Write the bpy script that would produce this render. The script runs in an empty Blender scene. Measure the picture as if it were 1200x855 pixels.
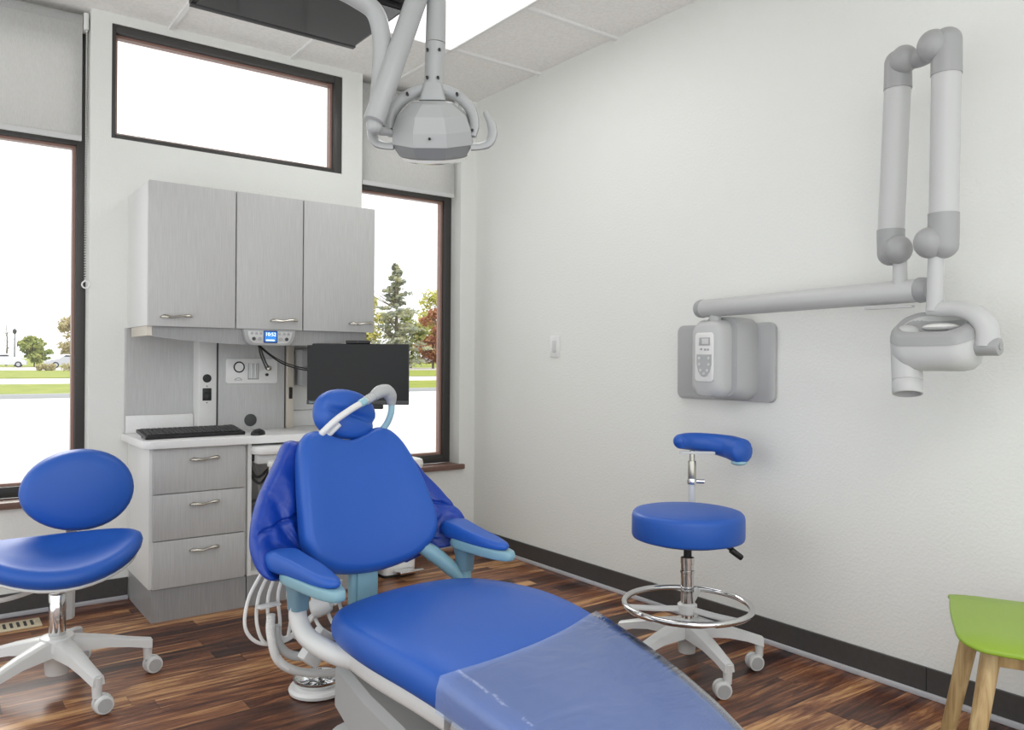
import bpy, bmesh, math, random
from mathutils import Vector, Matrix
random.seed(7)
scene = bpy.context.scene
COL = scene.collection
PI = math.pi
R = math.radians

# ------------------------------------------------------------------ materials
def lin(c):
    return tuple(((v / 255) / 12.92 if v / 255 <= .04045 else ((v / 255 + .055) / 1.055) ** 2.4) for v in c) + (1,)

class NT:
    def __init__(s, name):
        s.m = bpy.data.materials.new(name); s.m.use_nodes = True
        s.t = s.m.node_tree; s.b = s.t.nodes['Principled BSDF']; s.out = s.t.nodes['Material Output']
    def n(s, kind, **kw):
        x = s.t.nodes.new(kind)
        for k, v in kw.items():
            if k.startswith('i_'):
                x.inputs[k[2:].replace('_', ' ')].default_value = v
            else: setattr(x, k, v)
        return x
    def l(s, a, b): s.t.links.new(a, b)
    def ramp(s, fac, stops):
        r = s.n('ShaderNodeValToRGB'); e = r.color_ramp.elements
        while len(e) < len(stops): e.new(.5)
        for q, (p, c) in zip(e, stops): q.position = p; q.color = c
        s.l(fac, r.inputs[0]); return r.outputs[0]
    def math(s, op, a, b=None, c=None):
        x = s.n('ShaderNodeMath', operation=op)
        for i, v in enumerate((a, b, c)):
            if v is None: continue
            if isinstance(v, (int, float)): x.inputs[i].default_value = v
            else: s.l(v, x.inputs[i])
        return x.outputs[0]
    def coords(s, scale=(1, 1, 1), kind='Object', rot=(0, 0, 0)):
        tc = s.n('ShaderNodeTexCoord'); mp = s.n('ShaderNodeMapping')
        mp.inputs['Scale'].default_value = scale; mp.inputs['Rotation'].default_value = rot
        s.l(tc.outputs[kind], mp.inputs[0]); return mp.outputs[0]
    def bump(s, h, strength=.2, dist=.01):
        b = s.n('ShaderNodeBump'); b.inputs['Strength'].default_value = strength; b.inputs['Distance'].default_value = dist
        s.l(h, b.inputs['Height']); s.l(b.outputs[0], s.b.inputs['Normal'])

def plain(name, col, rough=.45, metal=0, spec=.5, coat=0, noise=0, nscale=40, bump=0):
    k = NT(name); k.b.inputs['Roughness'].default_value = rough; k.b.inputs['Metallic'].default_value = metal
    k.b.inputs['Specular IOR Level'].default_value = spec; k.b.inputs['Coat Weight'].default_value = coat
    k.b.inputs['Coat Roughness'].default_value = .15
    c = lin(col); k.b.inputs['Base Color'].default_value = c
    if noise or bump:
        t = k.n('ShaderNodeTexNoise', i_Scale=nscale, i_Detail=4.0); k.l(k.coords(), t.inputs['Vector'])
        if noise:
            a = tuple(v * (1 - noise) for v in c[:3]) + (1,); b = tuple(min(1, v * (1 + noise)) for v in c[:3]) + (1,)
            k.l(k.ramp(t.outputs[0], [(.35, a), (.65, b)]), k.b.inputs['Base Color'])
        if bump: k.bump(t.outputs[0], bump, .004)
    return k.m

def emit(name, col, strength):
    k = NT(name); k.b.inputs['Base Color'].default_value = lin(col)
    k.b.inputs['Emission Color'].default_value = lin(col); k.b.inputs['Emission Strength'].default_value = strength
    return k.m

M = {}
def wall_mat():
    k = NT('wall_paint'); k.b.inputs['Roughness'].default_value = .55; k.b.inputs['Specular IOR Level'].default_value = .3
    k.b.inputs['Base Color'].default_value = lin((232, 233, 229))
    t = k.n('ShaderNodeTexNoise', i_Scale=95.0, i_Detail=3.0); k.l(k.coords(), t.inputs['Vector'])
    k.bump(k.ramp(t.outputs[0], [(.4, (0, 0, 0, 1)), (.65, (1, 1, 1, 1))]), .16, .004)
    return k.m
M['wall'] = wall_mat()

def tile_mat():
    k = NT('ceiling_tile'); k.b.inputs['Roughness'].default_value = .9; k.b.inputs['Specular IOR Level'].default_value = .1
    t = k.n('ShaderNodeTexNoise', i_Scale=70.0, i_Detail=5.0); k.l(k.coords(), t.inputs['Vector'])
    k.l(k.ramp(t.outputs[0], [(.35, lin((240, 238, 234))), (.6, lin((247, 246, 243)))]), k.b.inputs['Base Color'])
    k.bump(t.outputs[0], .35, .004); return k.m
M['tile'] = tile_mat()

def floor_mat():
    k = NT('wood_floor'); k.b.inputs['Specular IOR Level'].default_value = .45
    tc = k.n('ShaderNodeTexCoord'); sp = k.n('ShaderNodeSeparateXYZ'); k.l(tc.outputs['Object'], sp.inputs[0])
    W, Ln = .085, .78
    row = k.math('FLOOR', k.math('DIVIDE', sp.outputs[1], W))
    wn = k.n('ShaderNodeTexWhiteNoise', noise_dimensions='1D'); k.l(row, wn.inputs['W'])
    xo = k.math('ADD', k.math('DIVIDE', sp.outputs[0], Ln), k.math('MULTIPLY', wn.outputs[0], 17.3))
    col = k.math('FLOOR', xo)
    cv = k.n('ShaderNodeCombineXYZ'); k.l(row, cv.inputs[0]); k.l(col, cv.inputs[1])
    w2 = k.n('ShaderNodeTexWhiteNoise', noise_dimensions='2D'); k.l(cv.outputs[0], w2.inputs['Vector'])
    # grain coordinates shifted per plank
    g = k.n('ShaderNodeCombineXYZ')
    k.l(k.math('MULTIPLY_ADD', w2.outputs[0], 31.0, k.math('MULTIPLY', sp.outputs[0], 1.25)), g.inputs[0])
    k.l(k.math('MULTIPLY_ADD', row, 3.7, k.math('MULTIPLY', sp.outputs[1], 13.0)), g.inputs[1])
    n1 = k.n('ShaderNodeTexNoise', i_Scale=1.9, i_Detail=6.0, i_Roughness=.62, i_Distortion=1.1); k.l(g.outputs[0], n1.inputs['Vector'])
    g2 = k.n('ShaderNodeCombineXYZ')
    k.l(k.math('MULTIPLY', sp.outputs[0], 5.0), g2.inputs[0]); k.l(k.math('MULTIPLY', sp.outputs[1], 190.0), g2.inputs[1])
    n2 = k.n('ShaderNodeTexNoise', i_Scale=1.0, i_Detail=3.0); k.l(g2.outputs[0], n2.inputs['Vector'])
    f = k.math('ADD', k.math('MULTIPLY', n1.outputs[0], 1.15), k.math('MULTIPLY', k.math('SUBTRACT', w2.outputs[0], .5), .42))
    f = k.math('ADD', f, k.math('MULTIPLY', k.math('SUBTRACT', n2.outputs[0], .5), .3))
    c = k.ramp(f, [(.28, lin((34, 20, 17))), (.48, lin((78, 45, 33))), (.60, lin((114, 70, 47))), (.71, lin((150, 100, 66))), (.86, lin((205, 158, 108)))])
    fy = k.math('FRACT', k.math('DIVIDE', sp.outputs[1], W)); fx = k.math('FRACT', xo)
    gap = k.math('MINIMUM', k.math('MULTIPLY', k.math('MINIMUM', fy, k.math('SUBTRACT', 1, fy)), W),
                 k.math('MULTIPLY', k.math('MINIMUM', fx, k.math('SUBTRACT', 1, fx)), Ln))
    gm = k.n('ShaderNodeMapRange'); k.l(gap, gm.inputs[0]); gm.inputs[1].default_value = .0003; gm.inputs[2].default_value = .0016
    gm.inputs[3].default_value = .45; gm.inputs[4].default_value = 1
    mx = k.n('ShaderNodeMix', data_type='RGBA', blend_type='MULTIPLY'); mx.inputs[0].default_value = 1
    k.l(c, mx.inputs[6]); k.l(gm.outputs[0], mx.inputs[7])
    k.l(mx.outputs[2], k.b.inputs['Base Color'])
    k.b.inputs['Roughness'].default_value = .33
    k.bump(k.math('ADD', k.math('MULTIPLY', gm.outputs[0], 1.0), k.math('MULTIPLY', n2.outputs[0], .15)), .25, .002)
    return k.m
M['floor'] = floor_mat()

def laminate(name, a, b, rough=.4, spec=.4):
    k = NT(name); k.b.inputs['Roughness'].default_value = rough; k.b.inputs['Specular IOR Level'].default_value = spec
    t = k.n('ShaderNodeTexNoise', i_Scale=1.0, i_Detail=5.0, i_Roughness=.6); k.l(k.coords((260, 260, 9)), t.inputs['Vector'])
    k.l(k.ramp(t.outputs[0], [(.3, lin(a)), (.7, lin(b))]), k.b.inputs['Base Color']); return k.m
M['lam'] = laminate('grey_wood_laminate', (184, 184, 183), (198, 198, 197))
M['lamedge'] = plain('laminate_edge', (225, 225, 223), .45)
M['kick'] = laminate('toe_kick_metal', (146, 146, 146), (160, 160, 160), .35)
M['counter'] = plain('white_solid_surface', (232, 232, 231), .3, noise=.02, nscale=150)
M['steel'] = plain('brushed_steel', (208, 200, 188), .4, .35)
M['chrome'] = plain('chrome', (225, 225, 225), .07, 1)
M['nickel'] = plain('satin_nickel', (190, 186, 176), .25, 1)
M['plastic'] = plain('light_grey_plastic', (208, 209, 208), .35, spec=.5)
M['white'] = plain('white_plastic', (230, 230, 228), .3)
M['midgrey'] = plain('mid_grey_plastic', (170, 171, 171), .4)
M['lightgrey'] = plain('lamp_housing_grey', (176, 178, 178), .32)
M['lampdark'] = plain('lamp_lower_grey', (140, 142, 142), .35)
M['xray'] = plain('xray_body_grey', (192, 193, 192), .4)
M['xraycap'] = plain('xray_joint_grey', (160, 161, 161), .4)
M['xplate'] = plain('xray_plate_grey', (176, 177, 177), .45)
M['teal'] = plain('blue_grey_plastic', (128, 168, 182), .35)
M['tealdk'] = plain('slate_blue_plastic', (104, 136, 152), .35)
M['black'] = plain('black_plastic', (24, 24, 25), .4)
M['darkgrey'] = plain('dark_grey_plastic', (66, 66, 67), .45)
M['screen'] = plain('monitor_screen_off', (14, 14, 15), .3, spec=.35)
M['glossy'] = plain('glossy_black_screen', (14, 14, 15), .12, spec=.5)
M['bronze'] = plain('dark_bronze_frame', (62, 60, 58), .4, spec=.5)
M['bronze2'] = plain('bronze_glazing_bead', (156, 122, 110), .35)
M['sillwood'] = plain('brown_sill', (116, 88, 78), .45, noise=.1, nscale=30)
M['base'] = plain('dark_rubber_base', (72, 70, 69), .42, noise=.05, nscale=60)
M['baseshoe'] = plain('grey_shoe_strip', (190, 190, 194), .45)
M['rubber'] = plain('black_rubber', (30, 30, 31), .6)
M['beige'] = plain('beige_metal', (214, 202, 172), .45)
M['hose'] = plain('white_hose', (226, 226, 224), .4)
M['hosegrey'] = plain('grey_hose', (186, 188, 188), .45)
M['green'] = plain('green_shell_plastic', (140, 170, 54), .38, spec=.4)
M['clearblue'] = plain('pale_blue_connector', (158, 196, 206), .25)
M['lcd'] = emit('blue_lcd', (44, 120, 200), .75)
M['lcdframe'] = plain('blue_lcd_frame', (30, 66, 140), .35)
M['digits'] = emit('white_digits', (235, 245, 255), 1.0)
M['diffuser'] = emit('light_panel_diffuser', (255, 255, 255), .78)
M['lens'] = plain('lamp_lens', (225, 225, 220), .05, spec=.8)

def vinyl(name, col, rough=.36, wr=0):
    k = NT(name); k.b.inputs['Roughness'].default_value = rough; k.b.inputs['Specular IOR Level'].default_value = .45
    k.b.inputs['Base Color'].default_value = lin(col)
    t = k.n('ShaderNodeTexNoise', i_Scale=420.0, i_Detail=2.0); k.l(k.coords(), t.inputs['Vector'])
    h = t.outputs[0]
    if wr:
        t2 = k.n('ShaderNodeTexNoise', i_Scale=1.0, i_Detail=2.0, i_Distortion=1.0); k.l(k.coords((7, 7, 16)), t2.inputs['Vector'])
        h = k.math('ADD', k.math('MULTIPLY', t.outputs[0], .04), k.math('MULTIPLY', t2.outputs[0], wr))
        k.bump(h, .8, .02)
    else: k.bump(h, .06, .001)
    return k.m
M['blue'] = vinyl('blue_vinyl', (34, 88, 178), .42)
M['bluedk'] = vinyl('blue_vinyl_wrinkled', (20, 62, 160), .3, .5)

def oak_mat():
    k = NT('pale_oak'); k.b.inputs['Roughness'].default_value = .5
    t = k.n('ShaderNodeTexNoise', i_Scale=1.0, i_Detail=6.0, i_Distortion=.8); k.l(k.coords((55, 55, 4)), t.inputs['Vector'])
    k.l(k.ramp(t.outputs[0], [(.3, lin((150, 118, 76))), (.55, lin((188, 160, 112))), (.75, lin((206, 182, 136)))]), k.b.inputs['Base Color'])
    k.bump(t.outputs[0], .1, .003); return k.m
M['oak'] = oak_mat()

def glass_mat():
    k = NT('window_glass'); t = k.t
    tr = k.n('ShaderNodeBsdfTransparent'); gl = k.n('ShaderNodeBsdfGlossy'); gl.inputs['Roughness'].default_value = 0
    fr = k.n('ShaderNodeFresnel'); fr.inputs[0].default_value = 1.35
    mx = k.n('ShaderNodeMixShader'); k.l(fr.outputs[0], mx.inputs[0]); k.l(tr.outputs[0], mx.inputs[1]); k.l(gl.outputs[0], mx.inputs[2])
    k.l(mx.outputs[0], k.out.inputs[0]); return k.m
M['glass'] = glass_mat()
def clear_vinyl():
    k = NT('clear_plastic_cover')
    tr = k.n('ShaderNodeBsdfTransparent'); tr.inputs[0].default_value = (.88, .95, 1, 1)
    gl = k.n('ShaderNodeBsdfGlossy'); gl.inputs['Roughness'].default_value = .07
    df = k.n('ShaderNodeBsdfDiffuse'); df.inputs[0].default_value = (.5, .64, .98, 1)
    t = k.n('ShaderNodeTexNoise', i_Scale=1.0, i_Detail=3.0, i_Distortion=1.3); k.l(k.coords((4, 11, 6)), t.inputs['Vector'])
    bp = k.n('ShaderNodeBump'); bp.inputs['Strength'].default_value = .5; bp.inputs['Distance'].default_value = .02; k.l(t.outputs[0], bp.inputs['Height'])
    k.l(bp.outputs[0], gl.inputs['Normal'])
    fr = k.n('ShaderNodeFresnel'); fr.inputs[0].default_value = 1.5; k.l(bp.outputs[0], fr.inputs['Normal'])
    m1 = k.n('ShaderNodeMixShader'); m1.inputs[0].default_value = .24; k.l(tr.outputs[0], m1.inputs[1]); k.l(df.outputs[0], m1.inputs[2])
    m2 = k.n('ShaderNodeMixShader'); k.l(fr.outputs[0], m2.inputs[0]); k.l(m1.outputs[0], m2.inputs[1]); k.l(gl.outputs[0], m2.inputs[2])
    k.l(m2.outputs[0], k.out.inputs[0]); return k.m
M['clear'] = clear_vinyl()
def shade_mat():
    k = NT('roller_shade_fabric')
    df = k.n('ShaderNodeBsdfDiffuse'); df.inputs[0].default_value = lin((208, 209, 208))
    tl = k.n('ShaderNodeBsdfTranslucent'); tl.inputs[0].default_value = lin((222, 220, 216))
    tr = k.n('ShaderNodeBsdfTransparent')
    m1 = k.n('ShaderNodeMixShader'); m1.inputs[0].default_value = .4; k.l(df.outputs[0], m1.inputs[1]); k.l(tl.outputs[0], m1.inputs[2])
    t = k.n('ShaderNodeTexNoise', i_Scale=1.0, i_Detail=2.0); k.l(k.coords((400, 400, 60)), t.inputs['Vector'])
    m2 = k.n('ShaderNodeMixShader'); k.l(k.math('MULTIPLY', t.outputs[0], .26), m2.inputs[0]); k.l(m1.outputs[0], m2.inputs[1]); k.l(tr.outputs[0], m2.inputs[2])
    k.l(m2.outputs[0], k.out.inputs[0]); return k.m
M['shade'] = shade_mat()
def leafmat(name, a, b):
    k = NT(name); k.b.inputs['Roughness'].default_value = .8; k.b.inputs['Specular IOR Level'].default_value = .1
    t = k.n('ShaderNodeTexNoise', i_Scale=.9, i_Detail=3.0); k.l(k.coords(), t.inputs['Vector'])
    k.l(k.ramp(t.outputs[0], [(.35, lin(a)), (.65, lin(b))]), k.b.inputs['Base Color']); return k.m
M['spruce'] = leafmat('hazed_spruce_needles', (142, 150, 138), (186, 182, 140))  # needle tones lightened, outdoor haze is put into the colour
M['redleaf'] = leafmat('red_leaves', (168, 104, 84), (196, 150, 104))
M['yelleaf'] = leafmat('yellow_green_leaves', (186, 186, 90), (212, 204, 120))
M['grnleaf'] = leafmat('green_leaves', (142, 156, 84), (180, 180, 110))
M['tanbush'] = leafmat('dry_bush', (186, 176, 132), (206, 190, 150))
M['bark'] = plain('bark', (128, 118, 108), .9)
M['grass'] = leafmat('lawn_grass', (122, 136, 38), (150, 156, 58))
M['concrete'] = plain('pale_concrete', (206, 206, 205), .8, noise=.05, nscale=.6)
M['asphalt'] = plain('pale_asphalt', (204, 196, 190), .85, noise=.04, nscale=.5)
M['kerb'] = plain('kerb_concrete', (188, 188, 188), .8)
M['carwhite'] = plain('white_car_paint', (225, 226, 228), .25)
M['cargrey'] = plain('silver_car_paint', (196, 198, 202), .25)
M['carglass'] = plain('car_glass', (50, 54, 58), .1)

# ------------------------------------------------------------------ mesh builder
def catmull(pts, sub=6):
    P = [Vector(p) for p in pts]; out = []
    for i in range(len(P) - 1):
        p0 = P[i - 1] if i else P[0] * 2 - P[1]; p1, p2 = P[i], P[i + 1]
        p3 = P[i + 2] if i + 2 < len(P) else P[-1] * 2 - P[-2]
        for k in range(sub):
            t = k / sub
            out.append(.5 * (2 * p1 + (p2 - p0) * t + (2 * p0 - 5 * p1 + 4 * p2 - p3) * t * t + (3 * p1 - p0 - 3 * p2 + p3) * t ** 3))
    return out + [P[-1]]

def closed_smooth(pts, sub=5):
    n = len(pts); P = [Vector((*p, 0)) if len(p) == 2 else Vector(p) for p in pts]; out = []
    for i in range(n):
        p0, p1, p2, p3 = P[i - 1], P[i], P[(i + 1) % n], P[(i + 2) % n]
        for k in range(sub):
            t = k / sub
            q = .5 * (2 * p1 + (p2 - p0) * t + (2 * p0 - 5 * p1 + 4 * p2 - p3) * t * t + (3 * p1 - p0 - 3 * p2 + p3) * t ** 3)
            out.append((q.x, q.y))
    return out

def mirror_half(h):
    """half outline from the axis at one end to the axis at the other -> closed outline"""
    return [(x, y) for x, y in h] + [(-x, y) for x, y in reversed(h) if abs(x) > 1e-6]

def rrect(w, d, r, n=5, cx=0, cy=0):
    out = []
    for sx, sy, a in ((1, 1, 0), (-1, 1, 90), (-1, -1, 180), (1, -1, 270)):
        for k in range(n + 1):
            t = R(a + 90 * k / n)
            out.append((cx + sx * (w / 2 - r) + r * math.cos(t), cy + sy * (d / 2 - r) + r * math.sin(t)))
    return out

class MB:
    def __init__(s): s.v = []; s.f = []
    def add(s, v, f, mat=None):
        o = len(s.v)
        s.v += [tuple(mat @ Vector(p)) if mat is not None else tuple(p) for p in v]
        s.f += [tuple(i + o for i in q) for q in f]; return s
    def loft(s, rings, cap0=True, cap1=True, mat=None, closed=False):
        n = len(rings[0]); v = [p for r in rings for p in r]; f = []
        m = len(rings)
        for i in range(m if closed else m - 1):
            a, b = i * n, ((i + 1) % m) * n
            for k in range(n):
                j = (k + 1) % n; f.append((a + k, a + j, b + j, b + k))
        if not closed:
            if cap0: f.append(tuple(reversed(range(n))))
            if cap1: f.append(tuple((m - 1) * n + k for k in range(n)))
        return s.add(v, f, mat)
    def box(s, x0, x1, y0, y1, z0, z1, bev=0, mat=None):
        if x0 > x1: x0, x1 = x1, x0
        if y0 > y1: y0, y1 = y1, y0
        if z0 > z1: z0, z1 = z1, z0
        bm = bmesh.new(); bmesh.ops.create_cube(bm, size=1)
        for v in bm.verts: v.co = ((x0 + x1) / 2 + v.co.x * (x1 - x0), (y0 + y1) / 2 + v.co.y * (y1 - y0), (z0 + z1) / 2 + v.co.z * (z1 - z0))
        if bev:
            bev = min(bev, .49 * min(x1 - x0, y1 - y0, z1 - z0))
            bmesh.ops.bevel(bm, geom=bm.edges[:], offset=bev, segments=2, profile=.5, affect='EDGES')
        bm.verts.index_update()
        s.add([v.co.copy() for v in bm.verts], [[v.index for v in f.verts] for f in bm.faces], mat); bm.free(); return s
    def prism(s, outline, z0, z1, bev=0, mat=None):
        """outline in xy, extruded along z with an optionally rounded rim"""
        if not bev:
            return s.loft([[(x, y, z0) for x, y in outline], [(x, y, z1) for x, y in outline]], mat=mat)
        cx = sum(p[0] for p in outline) / len(outline); cy = sum(p[1] for p in outline) / len(outline)
        def ins(d):
            out = []
            for x, y in outline:
                l = math.hypot(x - cx, y - cy) or 1; out.append((x - (x - cx) / l * d, y - (y - cy) / l * d))
            return out
        rings = []
        for d, z in ((bev, z0), (bev * .3, z0 + bev * .3), (0, z0 + bev), (0, z1 - bev), (bev * .3, z1 - bev * .3), (bev, z1)):
            rings.append([(x, y, z) for x, y in ins(d)])
        return s.loft(rings, mat=mat)
    def pad(s, outline, fn, edge=(.0, .03, .1, .2, .35), core=4, both=True):
        """cushion: outline (u,v) shrunk to its centre; fn(u,v,h) -> xyz, h in 0 (bottom) .. 1 (top); rounded rim"""
        cx = sum(p[0] for p in outline) / len(outline); cy = sum(p[1] for p in outline) / len(outline)
        sh = lambda q: [(cx + (x - cx) * q, cy + (y - cy) * q) for x, y in outline]
        prof = []
        K = 6
        for i in range(core): prof.append((i / core * .82 + .02, 0.0))
        for i in range(K + 1):
            t = PI * i / K - PI / 2
            prof.append((1 - edge[2] * (1 - math.cos(t)), .5 + .5 * math.sin(t)))
        for i in reversed(range(core)): prof.append((i / core * .82 + .02, 1.0))
        rings = [[fn(u, v, h) for u, v in sh(q)] for q, h in prof]
        return s.loft(rings)
    def tube(s, pts, r, n=10, sub=6, cap=True, mat=None, flat=1.0):
        P = catmull(pts, sub) if sub > 1 else [Vector(p) for p in pts]
        m = len(P); rings = []
        rad = (lambda i: r) if not isinstance(r, (list, tuple)) else (lambda i: _interp(r, i / (m - 1)))
        up = None
        for i, p in enumerate(P):
            t = (P[min(i + 1, m - 1)] - P[max(i - 1, 0)])
            t = t.normalized() if t.length > 1e-9 else Vector((0, 0, 1))
            if up is None: up = t.orthogonal().normalized()
            up = (up - t * up.dot(t)); up = up.normalized() if up.length > 1e-6 else t.orthogonal().normalized()
            sd = t.cross(up); q = rad(i)
            rings.append([tuple(p + up * (q * math.cos(2 * PI * k / n)) + sd * (q * flat * math.sin(2 * PI * k / n))) for k in range(n)])
        return s.loft(rings, cap, cap, mat)
    def lathe(s, prof, n=28, org=(0, 0, 0), axis=(0, 0, 1), sx=1, sy=1, mat=None):
        q = Vector((0, 0, 1)).rotation_difference(Vector(axis).normalized()).to_matrix(); o = Vector(org)
        rings = [[tuple(o + q @ Vector((r * math.cos(2 * PI * k / n) * sx, r * math.sin(2 * PI * k / n) * sy, z))) for k in range(n)] for r, z in prof]
        return s.loft(rings, prof[0][0] > 1e-6, prof[-1][0] > 1e-6, mat)
    def cyl(s, p0, p1, r0, r1=None, n=24, bev=0):
        p0, p1 = Vector(p0), Vector(p1); L = (p1 - p0).length; r1 = r0 if r1 is None else r1
        if bev: prof = [(r0 - bev, 0), (r0 - bev * .3, bev * .3), (r0, bev), (r1, L - bev), (r1 - bev * .3, L - bev * .3), (r1 - bev, L)]
        else: prof = [(r0, 0), (r1, L)]
        return s.lathe(prof, n, p0, p1 - p0)
    def ball(s, c, r, n=20, m=12, mat=None):
        rx, ry, rz = (r, r, r) if isinstance(r, (int, float)) else r
        rings = []
        for i in range(m + 1):
            t = PI * i / m - PI / 2; q = max(math.cos(t), 1e-4)
            rings.append([(c[0] + rx * q * math.cos(2 * PI * k / n), c[1] + ry * q * math.sin(2 * PI * k / n), c[2] + rz * math.sin(t)) for k in range(n)])
        return s.loft(rings, mat=mat)
    def torus(s, c, Rr, r, n=48, m=10, axis=(0, 0, 1)):
        q = Vector((0, 0, 1)).rotation_difference(Vector(axis).normalized()).to_matrix(); rings = []
        for i in range(n):
            a = 2 * PI * i / n
            rings.append([tuple(Vector(c) + q @ Vector(((Rr + r * math.cos(2 * PI * k / m)) * math.cos(a), (Rr + r * math.cos(2 * PI * k / m)) * math.sin(a), r * math.sin(2 * PI * k / m)))) for k in range(m)])
        return s.loft(rings, closed=True)

def _interp(lst, t):
    x = t * (len(lst) - 1); i = min(int(x), len(lst) - 2); return lst[i] + (lst[i + 1] - lst[i]) * (x - i)

def make(name, mb, mat, parent=None, sharp=38, off=None, flat=False):
    me = bpy.data.meshes.new(name)
    v = mb.v if off is None else [(p[0] - off[0], p[1] - off[1], p[2] - off[2]) for p in mb.v]
    me.from_pydata(v, [], mb.f); me.update()
    bm = bmesh.new(); bm.from_mesh(me); bmesh.ops.recalc_face_normals(bm, faces=bm.faces); bm.to_mesh(me); bm.free()
    if not flat:
        me.shade_smooth(); me.set_sharp_from_angle(angle=R(sharp))
    me.materials.append(M[mat] if isinstance(mat, str) else mat)
    o = bpy.data.objects.new(name, me); COL.objects.link(o)
    if parent is not None: o.parent = parent
    return o

def tag(o, label=None, cat=None, group=None, kind=None):
    if label: o['label'] = label
    if cat: o['category'] = cat
    if group: o['group'] = group
    if kind: o['kind'] = kind
    return o

class Thing:
    """an Empty at a thing's base; parts come in world coordinates (rz = 0) or in its own frame (local=True)"""
    def __init__(s, name, label, cat, loc, rz=0, group=None, local=False):
        s.e = bpy.data.objects.new(name, None); COL.objects.link(s.e); s.e.empty_display_size = .1
        s.e.location = loc; s.e.rotation_euler = (0, 0, rz); tag(s.e, label, cat, group)
        s.off = None if local else loc
    def part(s, name, mb, mat, parent=None, label=None, **kw):
        o = make(name, mb, mat, parent or s.e, off=s.off, **kw)
        if label: o['label'] = label
        return o

def single(name, mb, mat, label, cat, group=None, kind=None, **kw):
    xs, ys, zs = zip(*mb.v); off = ((min(xs) + max(xs)) / 2, (min(ys) + max(ys)) / 2, min(zs))
    o = make(name, mb, mat, off=off, **kw); o.location = off
    return tag(o, label, cat, group, kind)

def struct(name, mb, mat, label, cat, **kw):
    o = make(name, mb, mat, **kw); return tag(o, label, cat, kind='structure')

def text(name, body, size, mat, loc, rot, parent, ext=.0006):
    cu = bpy.data.curves.new(name, 'FONT'); cu.body = body; cu.size = size; cu.extrude = ext; cu.align_x = 'CENTER'; cu.align_y = 'CENTER'
    o = bpy.data.objects.new(name, cu); COL.objects.link(o)
    me = bpy.data.meshes.new_from_object(o.evaluated_get(bpy.context.evaluated_depsgraph_get()))
    bpy.data.objects.remove(o); bpy.data.curves.remove(cu); me.materials.clear(); me.materials.append(M[mat])
    o = bpy.data.objects.new(name, me); COL.objects.link(o); o.parent = parent; o.location = loc; o.rotation_euler = rot
    return o

# ------------------------------------------------------------------ room shell
CH = 2.74; WT = .2
struct('floor', MB().box(-4.0, .2, -4.6, .2, -.12, 0), 'floor', 'dark brown acacia wood plank floor', 'floor')
struct('ceiling', MB().box(-4.6, .2, -5.2, .2, CH + .012, CH + .16), 'tile', 'white acoustic tile ceiling', 'ceiling')
gx = [-.58 - .61 * k for k in range(7)]; gy = [-.63 - .61 * k for k in range(8)]
t = MB()
for x in gx: t.box(x - .011, x + .011, -5.2, 0, CH - .002, CH + .014)
for y in gy: t.box(-4.6, 0, y - .011, y + .011, CH - .0025, CH + .014)
struct('ceiling_trim_1', t, plain('ceiling_grid_white', (236, 236, 234), .5), 'thin white metal grid between the ceiling tiles', 'ceiling grid')
t = MB()
t.box(-4.6, -3.45, 0, WT, 0, 2.76)
t.box(-3.45, -2.145, 0, WT, 0, .475)
t.box(-2.145, -2.058, 0, WT, 0, 2.76)
t.box(-2.058, -.898, 0, WT, 0, 2.17); t.box(-2.058, -.898, 0, WT, 2.707, 2.76)
t.box(-.898, -.776, 0, WT, 0, 2.76)
t.box(-.776, -.111, 0, WT, 0, .475)
t.box(-.111, .2, 0, WT, 0, 2.76)
struct('wall_back', t, 'wall', 'white window wall behind the cabinets', 'wall')
struct('wall_right', MB().box(0, .2, -5.2, 0, 0, 2.76), 'wall', 'long white textured wall carrying the x-ray arm', 'wall')
t = MB(); t.prism([(-4.6, 0), (-1.975, 0), (-1.975, -.01), (-4.6, -.01)], .018, .102); t.box(-.92, 0, -.01, 0, .018, .102)
struct('baseboard_back', t, 'base', 'dark baseboard under the window wall', 'baseboard')
struct('baseboard_right', MB().box(-.01, 0, -2.78, 0, .018, .102).box(-.01, 0, -5.0, -2.783, .018, .102), 'base', 'dark baseboard along the long white wall', 'baseboard')
sh = lambda L: [(0, 0), (L, 0)]
t = MB(); t.box(-4.6, -1.975, -.02, 0, 0, .02, .004); t.box(-.92, -.0, -.02, 0, 0, .02, .004)
struct('trim_1', t, 'baseshoe', 'pale strip at the foot of the window wall baseboard', 'trim')
struct('trim_2', MB().box(-.02, 0, -5.0, 0, 0, .02, .004), 'baseshoe', 'pale strip at the foot of the long wall baseboard', 'trim')

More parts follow.
